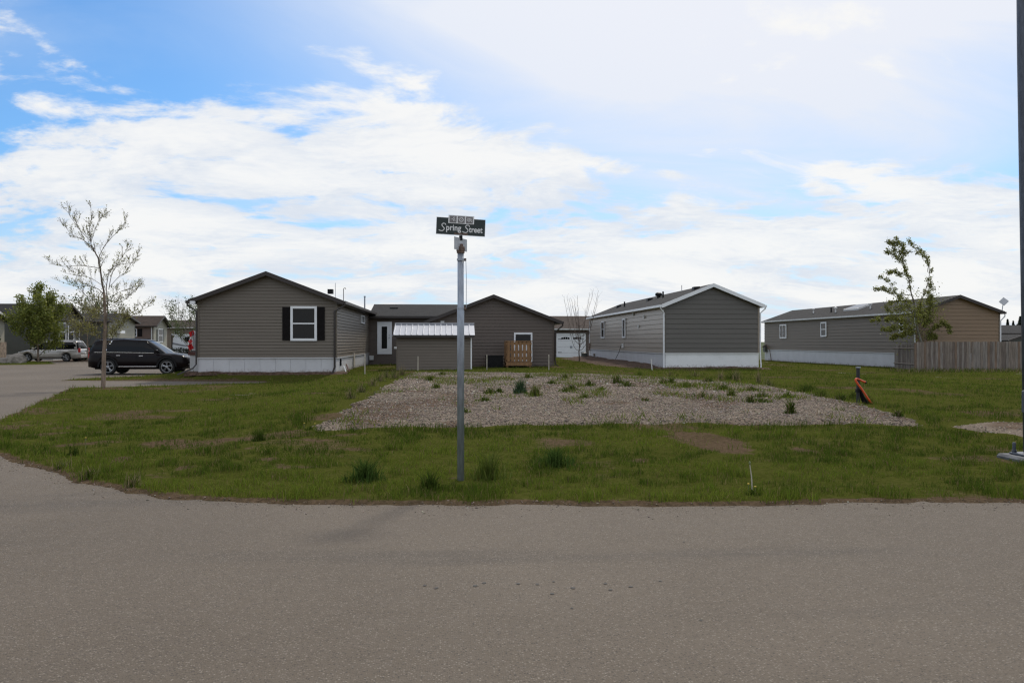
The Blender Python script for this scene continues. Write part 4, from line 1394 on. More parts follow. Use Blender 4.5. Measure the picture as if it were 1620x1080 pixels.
# ------------------------------------------------------------------ cars
def interp(pts, x):
    if x <= pts[0][0]: return pts[0][1]
    for (a, p), (b, q) in zip(pts, pts[1:]):
        if x <= b:
            t = (x - a) / (b - a)
            return p + (q - p) * t
    return pts[-1][1]


def car(name, label, cat, loc, rz, sp):
    """x forward, y to the left, built from lofted sections"""
    c = thing(name, label, cat, loc, rz)
    L, W, wr = sp['L'], sp['W'] / 2, sp['wheel_r']
    arch = wr + .055
    xs = np.arange(-L / 2, L / 2 + .001, .035)
    secs = []
    for x in xs:
        e = (L / 2 - abs(x))
        hw = W * (1 - .16 * max(0, 1 - e / .42) ** 2.2)
        lo = sp['sill'] + .10 * max(0, 1 - e / .5) ** 1.5
        for xw_ in sp['axles']:
            q = arch ** 2 - (x - xw_) ** 2
            if q > 0: lo = max(lo, wr + math.sqrt(q))
        hi = interp(sp['belt'], x)
        lo = min(lo, hi - .08)
        mid = lo + (hi - lo) * .45
        sec = [(0, lo), (hw - .10, lo), (hw - .018, lo + .015), (hw, max(mid, lo + .03)), (hw - .02, hi - .16 if hi - .16 > mid else (mid + hi) / 2), (hw - .05, hi - .05), (hw - .13, hi), (hw * .5, hi + .02), (0, hi + .028)]
        secs.append([(x, y, z) for y, z in sec] + [(x, -y, z) for y, z in sec[-2:0:-1]])
    def loft(secs, closed=True, cap=True):
        m = MB(); n = len(secs[0]); vs = [p for s in secs for p in s]; fs = []
        for i in range(len(secs) - 1):
            for k in range(n if closed else n - 1):
                fs.append((i * n + k, i * n + (k + 1) % n, (i + 1) * n + (k + 1) % n, (i + 1) * n + k))
        if cap: fs += [tuple(range(n)), tuple(range(len(vs) - 1, len(vs) - n - 1, -1))]
        return m.add(vs, fs)
    loft(secs).build('body', sp['paint'], c, smooth=True)
    # cabin
    xr, xtr, xtf, xf = sp['cabin']
    roof = sp['roof']
    def gsec(x, grow=0.0):
        b = interp(sp['belt'], x) - .01
        if x > xtf: zt = interp(roof, xtf) + (interp(sp['belt'], xf) - interp(roof, xtf)) * ((x - xtf) / (xf - xtf)) ** 1.15
        elif x < xtr: zt = interp(roof, xtr) + (interp(sp['belt'], xr) - interp(roof, xtr)) * ((xtr - x) / (xtr - xr)) ** 1.4
        else: zt = interp(roof, x)
        zt = max(zt, b + .012)
        full = max(interp(roof, x) - b, .2)
        f = (zt - b) / full
        wb = W - .115 - (.05 if x > xtf else 0) * (x - xtf) / max(.1, xf - xtf)
        wt = wb - .17 * f
        return b, zt, wb, wt
    gx = np.arange(xr, xf + .001, .05)
    gs = []
    for x in gx:
        b, zt, wb, wt = gsec(x)
        h = zt - b
        sec = [(wb, b - .03), (wb, b), (wb - .04 * min(1, h / .5), b + h * .5), (wt, b + h * .86), (wt - .05, b + h * .97), (wt * .6, zt), (0, zt + .01)]
        gs.append([(x, y, z) for y, z in sec] + [(x, -y, z) for y, z in sec[-2::-1]])
    loft(gs, False, False).build('cabin_glass', 'car_glass', c, smooth=True)
    rs = []
    for x in np.arange(xtr - .10, xtf + .12, .05):
        b, zt, wb, wt = gsec(x)
        h = zt - b
        sec = [(wt + .014, b + h * .84), (wt - .02, b + h * .965), (wt - .05, b + h * .97 + .014), (wt * .6, zt + .014), (0, zt + .024)]
        rs.append([(x, y, z) for y, z in sec] + [(x, -y, z) for y, z in sec[-2::-1]])
    loft(rs, False, False).build('roof', sp['paint'], c, smooth=True)
    # pillars
    for (xb, xt, wdt, mt) in sp['pillars']:
        for s in (1, -1):
            pb, pt = gsec(xb), gsec(xt)
            bot = (xb, s * (pb[2] + .012), pb[0] + .0)
            top_ = (xt, s * (pt[3] + .012), pt[0] + (pt[1] - pt[0]) * .90)
            midp = ((xb + xt) / 2, s * ((pb[2] + pt[3]) / 2 + .04), (bot[2] + top_[2]) / 2)
            m = MB()
            m.add([(bot[0] - wdt / 2, bot[1], bot[2]), (bot[0] + wdt / 2, bot[1], bot[2]), (midp[0] + wdt / 2, midp[1], midp[2]), (top_[0] + wdt / 2, top_[1], top_[2]), (top_[0] - wdt / 2, top_[1], top_[2]), (midp[0] - wdt / 2, midp[1], midp[2])] +
                  [(bot[0] - wdt / 2, bot[1] - s * .06, bot[2]), (bot[0] + wdt / 2, bot[1] - s * .06, bot[2]), (midp[0] + wdt / 2, midp[1] - s * .06, midp[2]), (top_[0] + wdt / 2, top_[1] - s * .06, top_[2]), (top_[0] - wdt / 2, top_[1] - s * .06, top_[2]), (midp[0] - wdt / 2, midp[1] - s * .06, midp[2])],
                  [(0, 1, 2, 5), (5, 2, 3, 4), (6, 11, 8, 7), (11, 10, 9, 8), (0, 6, 7, 1), (1, 7, 8, 2), (2, 8, 9, 3), (3, 9, 10, 4), (4, 10, 11, 5), (5, 11, 6, 0)])
            m.build('pillar', mt, c)
    # underbody
    MB().box(-L / 2 + .3, -W + .22, sp['sill'] - .04, L / 2 - .3, W - .22, sp['sill'] + .45).build('underbody', 'black', c)
    # wheels
    def wheel():
        t = MB().lathe([(wr * .62, -.11), (wr * .93, -.115), (wr, -.085), (wr, .085), (wr * .93, .115), (wr * .70, .105), (wr * .68, .07), (wr * .2, .06)], 28, lambda x, y, z: (x, z, y)).mesh('wheel', 'tyre', True)
        rim = MB()
        rim.lathe([(wr * .70, .072), (wr * .70, .112), (wr * .655, .112), (wr * .64, .072)], 28, lambda x, y, z: (x, z, y))
        for k in range(5):
            a = 2 * math.pi * k / 5 + .3
            for da in (-.13, .13):
                p0 = Vector((math.cos(a) * wr * .10, .098, math.sin(a) * wr * .10)); p1 = Vector((math.cos(a + da * 1.3) * wr * .66, .106, math.sin(a + da * 1.3) * wr * .66))
                rim.tube([p0, p1], .024, 4)
        rim.lathe([(wr * .16, .06), (wr * .16, .11), (wr * .08, .118)], 12, lambda x, y, z: (x, z, y))
        return t, rim.mesh('rim', 'alloy')
    tm, rm = wheel()
    for xx in sp['axles']:
        for s in (1, -1):
            w = link('wheel', tm, c, (xx, s * (W - .125), wr), (0, 0, 0 if s > 0 else math.pi))
            link('rim', rm, w)
            if sp.get('cladding'):
                cl = MB()
                n = 14
                for k in range(n):
                    a0_, a1_ = math.pi * k / n, math.pi * (k + 1) / n
                    r0, r1_ = arch - .015, arch + .065
                    q = [(xx + math.cos(a) * r_, y, wr + math.sin(a) * r_) for y in (s * (W - .03), s * (W + .012)) for a, r_ in ((a0_, r0), (a1_, r0), (a1_, r1_), (a0_, r1_))]
                    cl.add(q, [(0, 1, 2, 3), (4, 7, 6, 5), (0, 4, 5, 1), (1, 5, 6, 2), (2, 6, 7, 3), (3, 7, 4, 0)])
                cl.build('arch_cladding', 'black', c)
    for (nm, mt, x, y, z, dx, dy, dz) in sp['bits']:
        for s in ((1, -1) if y else (1,)):
            MB().box(-dx / 2, -dy / 2, -dz / 2, dx / 2, dy / 2, dz / 2).build(nm, mt, c, (x, s * y, z), bevel=min(dx, dy, dz) * .22)
    # door seams and belt line
    for x in sp['seams']:
        for s in (1, -1):
            b = interp(sp['belt'], x)
            MB().tube([(x, s * (W - .008), sp['sill'] + .12), (x, s * (W + .001), sp['sill'] + .4), (x, s * (W - .016), b - .15), (x, s * (W - .056), b - .03)], .006, 4).build('door_seam', 'black', c)
    for s in (1, -1):
        pts = [(x, s * (W - .095), interp(sp['belt'], x) + .012) for x in np.linspace(xr + .28, xf - .55, 12)]
        MB().tube(pts, .017, 5).build('belt_trim', sp['trim'], c)
        rp = [(x, s * (gsec(x)[3] - .03), gsec(x)[1] + .045) for x in np.linspace(xtr + .1, xtf - .25, 9)]
        MB().tube(rp, .02, 5).build('roof_rail', sp['rail'], c)
    return c


suv_near = 42.4
xs0, xs1 = xw(145.5, suv_near + .2), xw(294, suv_near + .3)
Ls = 4.86
suv = car('parked_suv', 'dark black cherry SUV parked in the driveway beside the taupe home', 'car', ((xs0 + xs1) / 2 + .0, suv_near + .96, 0.0), 0.0, dict(
    L=Ls, W=1.93, wheel_r=.385, sill=.30, axles=(-1.42, 1.42), paint='suv_paint', trim='chrome', rail='suv_paint', cladding=True,
    belt=[(-2.45, 1.02), (-2.35, 1.10), (-1.2, 1.10), (.9, 1.06), (1.25, 1.06), (1.75, 1.02), (2.15, .95), (2.33, .84), (2.45, .70)],
    cabin=(-2.40, -2.10, .30, 1.32), roof=[(-2.4, 1.66), (-1.9, 1.72), (-.8, 1.765), (.28, 1.72), (1.4, 1.5)],
    pillars=[(.98, .36, .085, 'suv_paint'), (-.05, -.10, .11, 'black'), (-1.10, -1.16, .12, 'black'), (-1.98, -1.72, .60, 'suv_paint'), (-1.62, -1.33, .055, 'chrome')],
    seams=(.98, -.05, -1.10), bits=[
        ('headlight', 'headlamp', 2.22, .66, .88, .26, .30, .07), ('running_light', 'headlamp', 2.30, .76, .68, .12, .10, .20), ('grille', 'chrome', 2.405, 0, .74, .06, 1.02, .26), ('bumper', 'black', 2.38, 0, .44, .10, 1.5, .16),
        ('number_plate', 'dull_white', 2.445, 0, .52, .03, .34, .15), ('mirror', 'suv_paint', .92, 1.03, 1.16, .13, .20, .16), ('door_handle', 'chrome', .18, .965, .93, .20, .03, .035), ('rear_door_handle', 'chrome', -.92, .965, .95, .20, .03, .035),
        ('sill_trim', 'chrome', 0.0, .958, .40, 2.0, .03, .035), ('taillight', 'tail', -2.385, .78, .98, .06, .10, .34), ('rear_bumper', 'black', -2.40, 0, .46, .10, 1.5, .18)]))
van = car('minivan', 'silver minivan parked facing left in front of the sage house', 'car', ((xw(29.5, 70) + xw(119, 70)) / 2 + .1, 70.9, 0.0), math.pi, dict(
    L=5.02, W=1.95, wheel_r=.335, sill=.24, axles=(-1.42, 1.62), paint='van_paint', trim='black', rail='van_paint',
    belt=[(-2.52, .98), (-2.4, 1.04), (.6, 1.00), (1.35, .99), (1.75, .93), (2.2, .82), (2.42, .70), (2.52, .58)],
    cabin=(-2.44, -2.05, .45, 1.78), roof=[(-2.5, 1.62), (-2.0, 1.69), (-.5, 1.73), (.45, 1.66), (1.8, 1.2)],
    pillars=[(1.25, .62, .07, 'van_paint'), (.35, .30, .09, 'black'), (-.85, -.87, .09, 'black'), (-2.16, -2.00, .22, 'van_paint')],
    seams=(.98, .30, -.95), bits=[
        ('headlight', 'headlamp', 2.28, .72, .72, .26, .28, .16), ('grille', 'chrome', 2.46, 0, .62, .06, .9, .14), ('bumper', 'van_paint', 2.44, 0, .38, .12, 1.5, .20), ('mirror', 'van_paint', 1.15, 1.03, 1.08, .14, .20, .17),
        ('door_handle', 'chrome', .50, .97, .86, .18, .03, .035), ('rear_door_handle', 'chrome', -.75, .97, .86, .18, .03, .035), ('taillight', 'tail', -2.42, .84, .93, .17, .20, .36), ('rear_bumper', 'van_paint', -2.48, 0, .44, .14, 1.62, .26),
        ('number_plate', 'dull_white', -2.53, 0, .72, .03, .34, .16), ('garnish', 'chrome', -2.52, 0, .90, .03, .8, .05), ('side_moulding', 'van_paint', .0, .972, .46, 2.3, .03, .06)]))

# ------------------------------------------------------------------ porch, flag and drains at the taupe home's left side
zp = .05
Yp = 38.0
px0, px1 = xw(300.5, Yp), x0 - .012
po = thing('porch', 'white skirted porch with red-brown rail and pale screen left of the taupe home', 'porch', (px0, Yp, zp))
wp = px1 - px0
zt = zw(556, 305, Yp) - zp
MB().box(0, 0, -.1, wp, 2.6, zt - .16).build('skirting', 'skirt', po)
MB().box(-.06, -.06, zt - .16, wp, 2.66, zt).build('floor_edge', 'redwood', po)
zs_ = zw(523.5, 306, Yp) - zp
sx0 = xw(303.5, Yp) - px0
sm = MB()
sm.box(sx0, .02, zt + .05, sx0 + .05, .08, zs_); sm.box(wp - .05, .02, zt + .05, wp, .08, zs_); sm.box(sx0 + .05, .02, zs_ - .06, wp - .05, .08, zs_); sm.box(sx0 + .05, .02, zt + .05, wp - .05, .08, zt + .11)
so = sm.build('screen_frame', 'white', po)
MB().box(sx0 + .05, .04, zt + .11, wp - .05, .06, zs_ - .06).build('screen_panel', 'skirt', so)
Yq = 37.7
fx, fz = xw(301.2, Yq), zw(526, 301, Yq)
fl = thing('flag', 'small red and white flag hanging at the porch of the taupe home', 'flag', (fx, Yq, fz - 1.0))
MB().tube([(.28, .0, -.1), (.10, 0, 1.02)], .012, 6).build('flag_pole', 'steel', fl)
hgt = .80
def fold(a, b): return (a * .20 - .08 + .05 * math.sin(b * 7), .05 * math.sin(a * 9 + b * 3), 1.0 - b * hgt + .10 * a)
def cloth(b0_, b1_, a0_=0.0, a1_=1.0):
    m = MB(); na, nb = 8, 8
    for off in (0, .008):
        pass
    vs = [fold(a0_ + (a1_ - a0_) * i / na, b0_ + (b1_ - b0_) * j / nb) for j in range(nb + 1) for i in range(na + 1)]
    vs += [(x, y + .008, z) for x, y, z in vs]
    k = (na + 1) * (nb + 1)
    fs = []
    for j in range(nb):
        for i in range(na):
            q = (j * (na + 1) + i, j * (na + 1) + i + 1, (j + 1) * (na + 1) + i + 1, (j + 1) * (na + 1) + i)
            fs += [q, tuple(p + k for p in q[::-1])]
    return m.add(vs, fs)
cloth(0, .27).build('red_band', 'red', fl); cw = cloth(.272, .72).build('white_field', 'sign_white', fl); cloth(.722, 1).build('red_band', 'red', fl)
leaf = [(0, 1), (.15, .7), (.35, .78), (.28, .35), (.6, .55), (.68, .38), (.98, .42), (.85, .12), (1, 0), (.5, -.4), (.55, -.58), (.06, -.5), (.06, -.95)]
leaf = leaf + [(-a, b) for a, b in leaf[:0:-1]]
MB().add([(.03 + b * .0 + a * .10 + .05 * math.sin(.5 * 7), -.045, 1.0 - .5 * hgt + b * .14) for a, b in leaf], [tuple(range(len(leaf)))]).build('maple_leaf', 'red', cw)

# ------------------------------------------------------------------ things further down the left street
Yr = 92.0
rvx0, rvx1 = xw(272, Yr), xw(325, Yr)
rv = thing('travel_trailer', 'white travel trailer with grey swoosh stripe parked behind the dark SUV', 'trailer', (rvx0, Yr, 0))
wv = rvx1 - rvx0
zt, zl = zw(529.5, 285, Yr), .55
MB().prism([(0.0, zl + .35), (.25, zl), (wv, zl), (wv, zt), (.45, zt), (.12, zt - .35)], 0, 2.4).build('body', 'rv_white', rv, bevel=.03)
MB().prism([(.05, 1.55), (1.2, 1.28), (wv, 1.18), (wv, 1.02), (1.2, 1.12), (.05, 1.35)], -.012, -.002).build('stripe', 'rv_grey', rv)
MB().box(1.35, -.03, 1.62, 2.05, -.002, 2.15).build('window', 'glass', rv)
MB().box(-.04, -.05, zt - .02, 1.9, -.004, zt + .08).build('awning', 'white', rv)
for ax_ in (1.8, 2.55):
    MB().lathe([(.1, -.1), (.32, -.1), (.33, .1), (.1, .1)], 16, lambda x, y, z: (x, z, y)).build('wheel', 'tyre', rv, (ax_, .2, .33))
MB().tube([(.02, -.08, .4), (.02, -.08, zt + .02)], .05, 4).build('awning_post', 'black', rv)

def bush(name, label, x, y, z, rx, ry, rz_, n, cols, size, group=None, cat='bush'):
    r = thing(name, label, cat, (x, y, z), 0, group)
    p = RNG.normal(0, 1, (n, 3)); p /= np.linalg.norm(p, axis=1)[:, None]
    rad = RNG.uniform(.35, 1, n) ** .5
    lump = .75 + .5 * vnoise(p[:, 0] * 2.3 + 9, p[:, 2] * 2.3 + p[:, 1], int(abs(x * 10)) + 3)
    P = p * (rad * lump)[:, None] * np.array([rx, ry, rz_ * .5]) + np.array([0, 0, rz_ * .5])
    P = P[P[:, 2] > .02]
    link('foliage', leaf_mesh(P, size, cols), r)
    m = MB()
    for k in range(5):
        m.tube([(0.08 * math.cos(k * 1.3), .08 * math.sin(k * 1.3), -.05), (rx * .5 * math.cos(k * 1.3), ry * .5 * math.sin(k * 1.3), rz_ * .7)], .025, 4, .008)
    m.build('stem', 'twig', r)
    return r


def leaf_mesh(P, size, cols, droop=None, var=.3, aspect=.7):
    n = len(P)
    a = RNG.normal(0, 1, (n, 3)); a /= np.linalg.norm(a, axis=1)[:, None]
    if droop is not None:
        a = a * .75 + np.asarray(droop)[None]
        a /= np.linalg.norm(a, axis=1)[:, None]
    b = np.cross(a, RNG.normal(0, 1, (n, 3))); b /= np.linalg.norm(b, axis=1)[:, None] + 1e-9
    s = (size * RNG.uniform(.6, 1.35, n))[:, None]
    nrm = np.cross(a, b)
    V = np.stack([P - a * s * .5, P + b * s * .5 * aspect + nrm * s * .08, P + a * s * .5, P - b * s * .5 * aspect + nrm * s * .08], 1).reshape(-1, 3)
    Fc = np.arange(n * 4).reshape(-1, 4)
    cols = np.asarray(cols, float)
    t = RNG.uniform(0, 1, (n, 1))
    k = RNG.integers(0, len(cols), n)
    c = cols[k] * (1 + RNG.uniform(-var, var, (n, 1)))
    return np_mesh('leaves', V, Fc, 'leaf', np.repeat(c, 4, 0))


bush('hedge', 'dark hedge beside the silver minivan under the yellow-green tree', xw(141, 73), 73.5, 0, 1.7, 1.0, 1.35, 5200, [(.012, .024, .012), (.02, .035, .016)], .12)
bush('evergreen_shrub', 'green upright shrub at the corner of the stone based house, left edge', xw(10, 66.2) , 63.8, 0, .75, .75, 3.1, 3200, [(.03, .06, .02), (.045, .08, .025)], .12)
bush('low_hedge', 'low dark hedge in front of the white trailer beyond the SUV', xw(284, 88), 88, 0, 3.2, .6, 1.0, 4200, [(.012, .018, .012), (.02, .025, .014)], .11)

def boulder(name, label, x, y, z, sx, sy, sz, seed):
    bm = bmesh.new()
    bmesh.ops.create_icosphere(bm, subdivisions=3, radius=1)
    for v in bm.verts:
        n = v.co.normalized()
        k = 1 + .35 * (float(fbm(n.x * 1.7 + seed, n.y * 1.7 + n.z * 1.3, seed, 3)) - .5) * 2
        q = max(abs(n.x), abs(n.y), abs(n.z))
        v.co = Vector((n.x * sx, n.y * sy, n.z * sz)) * k / (q ** .6)
    me = bpy.data.meshes.new(name)
    bm.to_mesh(me); bm.free()
    me.materials.append(M['rock'])
    o = link(name, me, None, (x, y, z))
    return tag(o, label, 'boulder', 'landscape boulders on the far lawn')


boulder('boulder', 'large pale boulder on the lawn in front of the minivan nose', xw(27, 63), 63, .25, .62, .4, .48, 3)
boulder('boulder', 'long flat boulder at the left edge of the photo beside the pale boulder', xw(3, 63.5), 63.5, .18, 1.2, .5, .32, 8)

# ------------------------------------------------------------------ trees
def smooth_path(pts, n=4):
    P = [Vector(p) for p in pts]
    out = []
    for i in range(len(P) - 1):
        p0, p1, p2, p3 = P[max(i - 1, 0)], P[i], P[i + 1], P[min(i + 2, len(P) - 1)]
        for k in range(n):
            t = k / n
            out.append(.5 * ((2 * p1) + (p2 - p0) * t + (2 * p0 - 5 * p1 + 4 * p2 - p3) * t * t + (3 * p1 - p0 - 3 * p2 + p3) * t ** 3))
    out.append(P[-1])
    return out


class Tree:
    def __init__(self, seed):
        self.r = random.Random(seed)
        self.b = MB()
        self.tips = []
        self.n = 0

    def limb(self, pts, r0, r1, sides=6, mb=None, jit=.02):
        pts = smooth_path(pts, 4)
        g = self.r
        pts = [p + Vector((g.uniform(-jit, jit), g.uniform(-jit, jit), 0)) if 0 < i < len(pts) - 1 else p for i, p in enumerate(pts)]
        (mb or self.b).tube(pts, r0, sides, r1)
        return pts, r0, r1

    def twigs(self, limb, count, length, depth, start=.25, up=.35, spread=.9, wob=.14, wind=(0, 0, 0)):
        pts, r0, r1 = limb
        g = self.r
        for k in range(count):
            t = start + (1 - start) * ((k + g.random()) / count)
            i = min(int(t * (len(pts) - 1)), len(pts) - 2)
            p = pts[i].lerp(pts[i + 1], t * (len(pts) - 1) - i)
            d = (pts[i + 1] - pts[i]).normalized()
            o = Vector((g.gauss(0, 1), g.gauss(0, 1), g.gauss(0, .5)))
            o = (o - d * o.dot(d)).normalized()
            dir_ = (d * .7 + o * spread + Vector((0, 0, up)) + Vector(wind)).normalized()
            L = length * g.uniform(.5, 1.15) * (1.15 - .5 * t)
            path = [p]
            for s in range(3):
                dir_ = (dir_ + Vector((g.gauss(0, wob), g.gauss(0, wob), g.gauss(0.05, wob * .8))) + Vector(wind) * .3).normalized()
                path.append(path[-1] + dir_ * L / 3)
            rr = max((r0 + (r1 - r0) * t) * .42, .0032)
            self.b.tube(path, rr, 4 if depth < 2 else 3, max(rr * .35, .003))
            self.n += 1
            for q in range(4):
                a = q / 3 * 2.99
                j = min(int(a), 2)
                self.tips.append((path[j].lerp(path[j + 1], a - j), dir_, depth))
            if depth > 0:
                self.twigs((path, rr, rr * .4), max(2, int(count * .55)), length * .55, depth - 1, .2, up, spread, wind=wind)


# --- young bare tree by the driveway
Yt = 27.0
tx, ty = gnd(163, 615, 0.0)
k_ = ty / F_PX * .965
def zt1(a, b): return ((a / 3.375 + 60 - 162.5) * k_, (615 - (b / 3.375 + 310)) * k_)
rr_ = random.Random(5)
def pth(pts, y0=0.0, dy=0.0):
    n = len(pts)
    return [Vector((zt1(a, b)[0], y0 + dy * i / max(1, n - 1), zt1(a, b)[1])) for i, (a, b) in enumerate(pts)]
tr = thing('young_tree', 'slender nearly bare young tree with tiny buds beside the driveway on the left', 'tree', (tx, ty, ground_z(tx, ty)))
T = Tree(11)
tm_ = MB()
trunk = T.limb(pth([(346, 1034), (350, 930), (352, 830), (357, 720), (357, 640), (351, 520)]), .078, .045, 9, tm_, .006)
lead = T.limb(pth([(351, 520), (336, 430), (322, 340), (300, 290), (282, 245), (278, 170), (290, 85)]), .034, .006, 6, None, .01)
main = [lead]
for pts, r0, dy in [
    ([(357, 715), (376, 610), (376, 500), (400, 400), (460, 370), (532, 365)], .034, -.5),
    ([(376, 500), (385, 420), (410, 360), (440, 300), (452, 260)], .020, .4),
    ([(351, 522), (300, 490), (240, 478), (180, 480), (98, 455)], .024, .5),
    ([(357, 640), (330, 600), (290, 540), (250, 490)], .020, -.6),
    ([(330, 385), (280, 378), (230, 375), (150, 380), (88, 358)], .018, -.3),
    ([(322, 340), (340, 280), (380, 220), (415, 180), (447, 130)], .020, .3),
    ([(300, 290), (260, 250), (230, 230), (170, 200), (133, 155)], .018, .2),
    ([(284, 250), (310, 180), (345, 120), (375, 120)], .012, -.3), ([(283, 245), (230, 180), (200, 130), (185, 95)], .012, -.3),
    ([(376, 560), (430, 520), (500, 500), (542, 512)], .016, -.5),
    ([(360, 800), (395, 745), (430, 680), (445, 640)], .022, .4),
    ([(355, 780), (300, 740), (230, 700)], .016, -.5),
    ([(372, 640), (470, 640), (520, 610), (575, 578)], .014, .5),
    ([(376, 490), (420, 430), (450, 400), (480, 340), (500, 310)], .014, .5),
    ([(345, 480), (290, 440), (240, 430), (190, 420)], .014, -.4),
    ([(357, 660), (290, 650), (230, 600), (190, 560)], .014, .6),
    ([(370, 600), (410, 570), (440, 540), (500, 460)], .012, .7)]:
    main.append(T.limb(pth(pts, 0, dy), r0 * .62, .005, 5, None, .008))
for i, l in enumerate(main):
    T.twigs(l, 16 if i == 0 else 11, .46, 1, .15, .55, .65)
tm_.build('trunk', 'bark', tr, smooth=True)
T.b.build('branches', 'twig', tr)
tips = [t for t in T.tips if T.r.random() < .42]
P = np.array([t[0] for t in tips]) + RNG.normal(0, .02, (len(tips), 3))
link('buds', leaf_mesh(P, .052, [(.30, .31, .12), (.24, .25, .10), (.36, .34, .16)]), tr)
# a skirt of yellow-green new leaf low in the crown
low = np.array([t[0] for t in T.tips if t[0][2] < 2.75])
low = np.repeat(low[::2], 3, 0)
link('new_leaves', leaf_mesh(low + RNG.normal(0, .08, low.shape), .065, [(.24, .22, .07), (.19, .18, .06)]), tr)

# --- wind-blown poplar behind the fence
Yp_ = 45.9
px_ = xw(1456, Yp_)
zg_ = ground_z(px_, Yp_)
kk = Yp_ / F_PX
pr = thing('poplar_tree', 'wind-blown young poplar with sparse olive leaves behind the board fence', 'tree', (px_, Yp_, zg_))
def pp(pts, dy=0.0):
    n = len(pts)
    out = []
    for i, (a, b) in enumerate(pts):
        u, v = 1340 + a / 5.4, 360 + b / 5.4
        q = at(u, v, Yp_)
        out.append(Vector((q.x - px_, dy * i / max(1, n - 1), q.z - zg_)))
    return out
T = Tree(23)
tm_ = MB()
base_ = pp([(640, 1000)])[0]
trunk = T.limb([Vector((base_.x + .05, 0, -.05)), Vector((base_.x + .02, 0, 1.0)), base_] + pp([(605, 880), (585, 760), (575, 650)]), .075, .045, 8, tm_, .01)
lead = T.limb(pp([(575, 650), (550, 560), (530, 450), (500, 370), (480, 290), (440, 180), (415, 80)]), .045, .008, 6)
limbs = [(lead, 12, .24)]
for pts, r0, dy in [
    ([(580, 700), (640, 600), (680, 480), (690, 380), (670, 280), (610, 230), (510, 205)], .030, -.3), ([(690, 380), (700, 300), (650, 220), (590, 170), (548, 110)], .018, .3),
    ([(680, 480), (720, 480), (710, 560), (700, 640)], .014, .3), ([(555, 580), (500, 575), (430, 590), (380, 520), (320, 460), (250, 430)], .022, -.3), ([(430, 590), (380, 560), (330, 530), (280, 520)], .010, .3),
    ([(520, 450), (460, 410), (410, 380), (370, 390)], .010, .2), ([(500, 360), (440, 290), (380, 240), (320, 210)], .012, -.2), ([(470, 260), (420, 200), (390, 150), (372, 125)], .010, .2), ([(480, 280), (490, 220), (475, 140)], .010, .2),
    ([(590, 780), (520, 700), (430, 690), (350, 720), (285, 690)], .022, -.5), ([(595, 830), (500, 790), (380, 790), (245, 800)], .020, .4), ([(600, 880), (500, 860), (380, 880), (290, 880)], .018, -.4),
    ([(610, 900), (560, 900), (480, 930), (430, 940)], .012, .4), ([(620, 930), (690, 830), (730, 720), (750, 600)], .024, .4), ([(630, 960), (720, 880), (800, 830), (835, 880)], .020, -.3),
    ([(600, 850), (660, 760), (680, 660), (690, 590)], .018, -.4), ([(640, 970), (700, 940), (760, 940), (790, 930)], .012, .4), ([(585, 740), (530, 640), (470, 630), (400, 650)], .016, .5), ([(590, 790), (640, 720), (650, 650)], .014, .5)]:
    limbs.append((T.limb(pp(pts, dy), r0, .005, 5), 8, .40))
for l, c, ln in limbs:
    T.twigs(l, c + 2, ln * .68, 1, .2, .25, .65, wind=(.10, 0, .05))
tm_.build('trunk', 'pale_bark', pr, smooth=True)
T.b.build('branches', 'twig', pr)
tp = np.array([t[0] for t in T.tips])
zsplit = 3.1
hi_, lo_ = tp[tp[:, 2] > zsplit], tp[tp[:, 2] <= zsplit]
gz = RNG.normal(0, 1, (2400, 3)) * np.array([.62, .45, .62]) + np.array([pp([(540, 770)])[0].x, 0, pp([(540, 770)])[0].z])
gz2 = RNG.normal(0, 1, (1500, 3)) * np.array([.42, .4, .7]) + np.array([pp([(690, 720)])[0].x, 0, pp([(690, 720)])[0].z])
gz = np.concatenate([gz, gz2])
gz = gz[(fbm(gz[:, 0] * 2.2, gz[:, 2] * 2.2, 5, 3) > .44)]
P = np.concatenate([np.repeat(hi_, 2, 0), np.repeat(lo_, 4, 0), gz])
P = P + RNG.normal(0, .065, P.shape)
link('leaves', leaf_mesh(P, .082, [(.16, .175, .034), (.20, .215, .042), (.12, .12, .032), (.26, .27, .065)], droop=(.7, 0, -.5)), pr)


def round_tree(name, label, u, vb, vt, Y, width, cols, nleaf, size, seed, bark='bark', clear=.28, z=None, spread=1.0, depth=1):
    x = xw(u, Y)
    z = 0.0 if z is None else z
    h = zw(vt, u, Y) - z
    r = thing(name, label, 'tree', (x, Y, z))
    T = Tree(seed)
    g = T.r
    tm = MB()
    tr_ = T.limb([Vector((0, 0, -.1)), Vector((g.uniform(-.05, .05), 0, h * .25)), Vector((g.uniform(-.1, .1), .05, h * .55)), Vector((g.uniform(-.1, .1), 0, h * .97))], max(.05, h * .017), .012, 7, tm)
    tm.build('trunk', bark, r, smooth=True)
    n = 15
    for k in range(n):
        t = clear + (.92 - clear) * k / (n - 1)
        p = tr_[0][min(int(t * (len(tr_[0]) - 1)), len(tr_[0]) - 1)]
        a = k * 2.4 + g.uniform(-.4, .4)
        f = math.sin(min(1, .25 + (1 - t) * 1.1) * math.pi * .62)
        L = width * .5 * f * g.uniform(.75, 1.2)
        d = Vector((math.cos(a), math.sin(a), 0))
        lm = T.limb([p, p + d * L * .4 + Vector((0, 0, L * .35)), p + d * L * .8 + Vector((0, 0, L * .75 * spread)), p + d * L + Vector((0, 0, L * 1.15 * spread))], max(.02, h * .006), .006, 4)
        T.twigs(lm, 7, L * .55, depth, .25, .3, .8)
    T.b.build('branches', 'twig', r)
    if nleaf:
        tp = np.array([t[0] for t in T.tips])
        P = tp[RNG.integers(0, len(tp), nleaf)] + RNG.normal(0, size * 1.3, (nleaf, 3))
        link('leaves', leaf_mesh(P, size, cols), r)
    return r


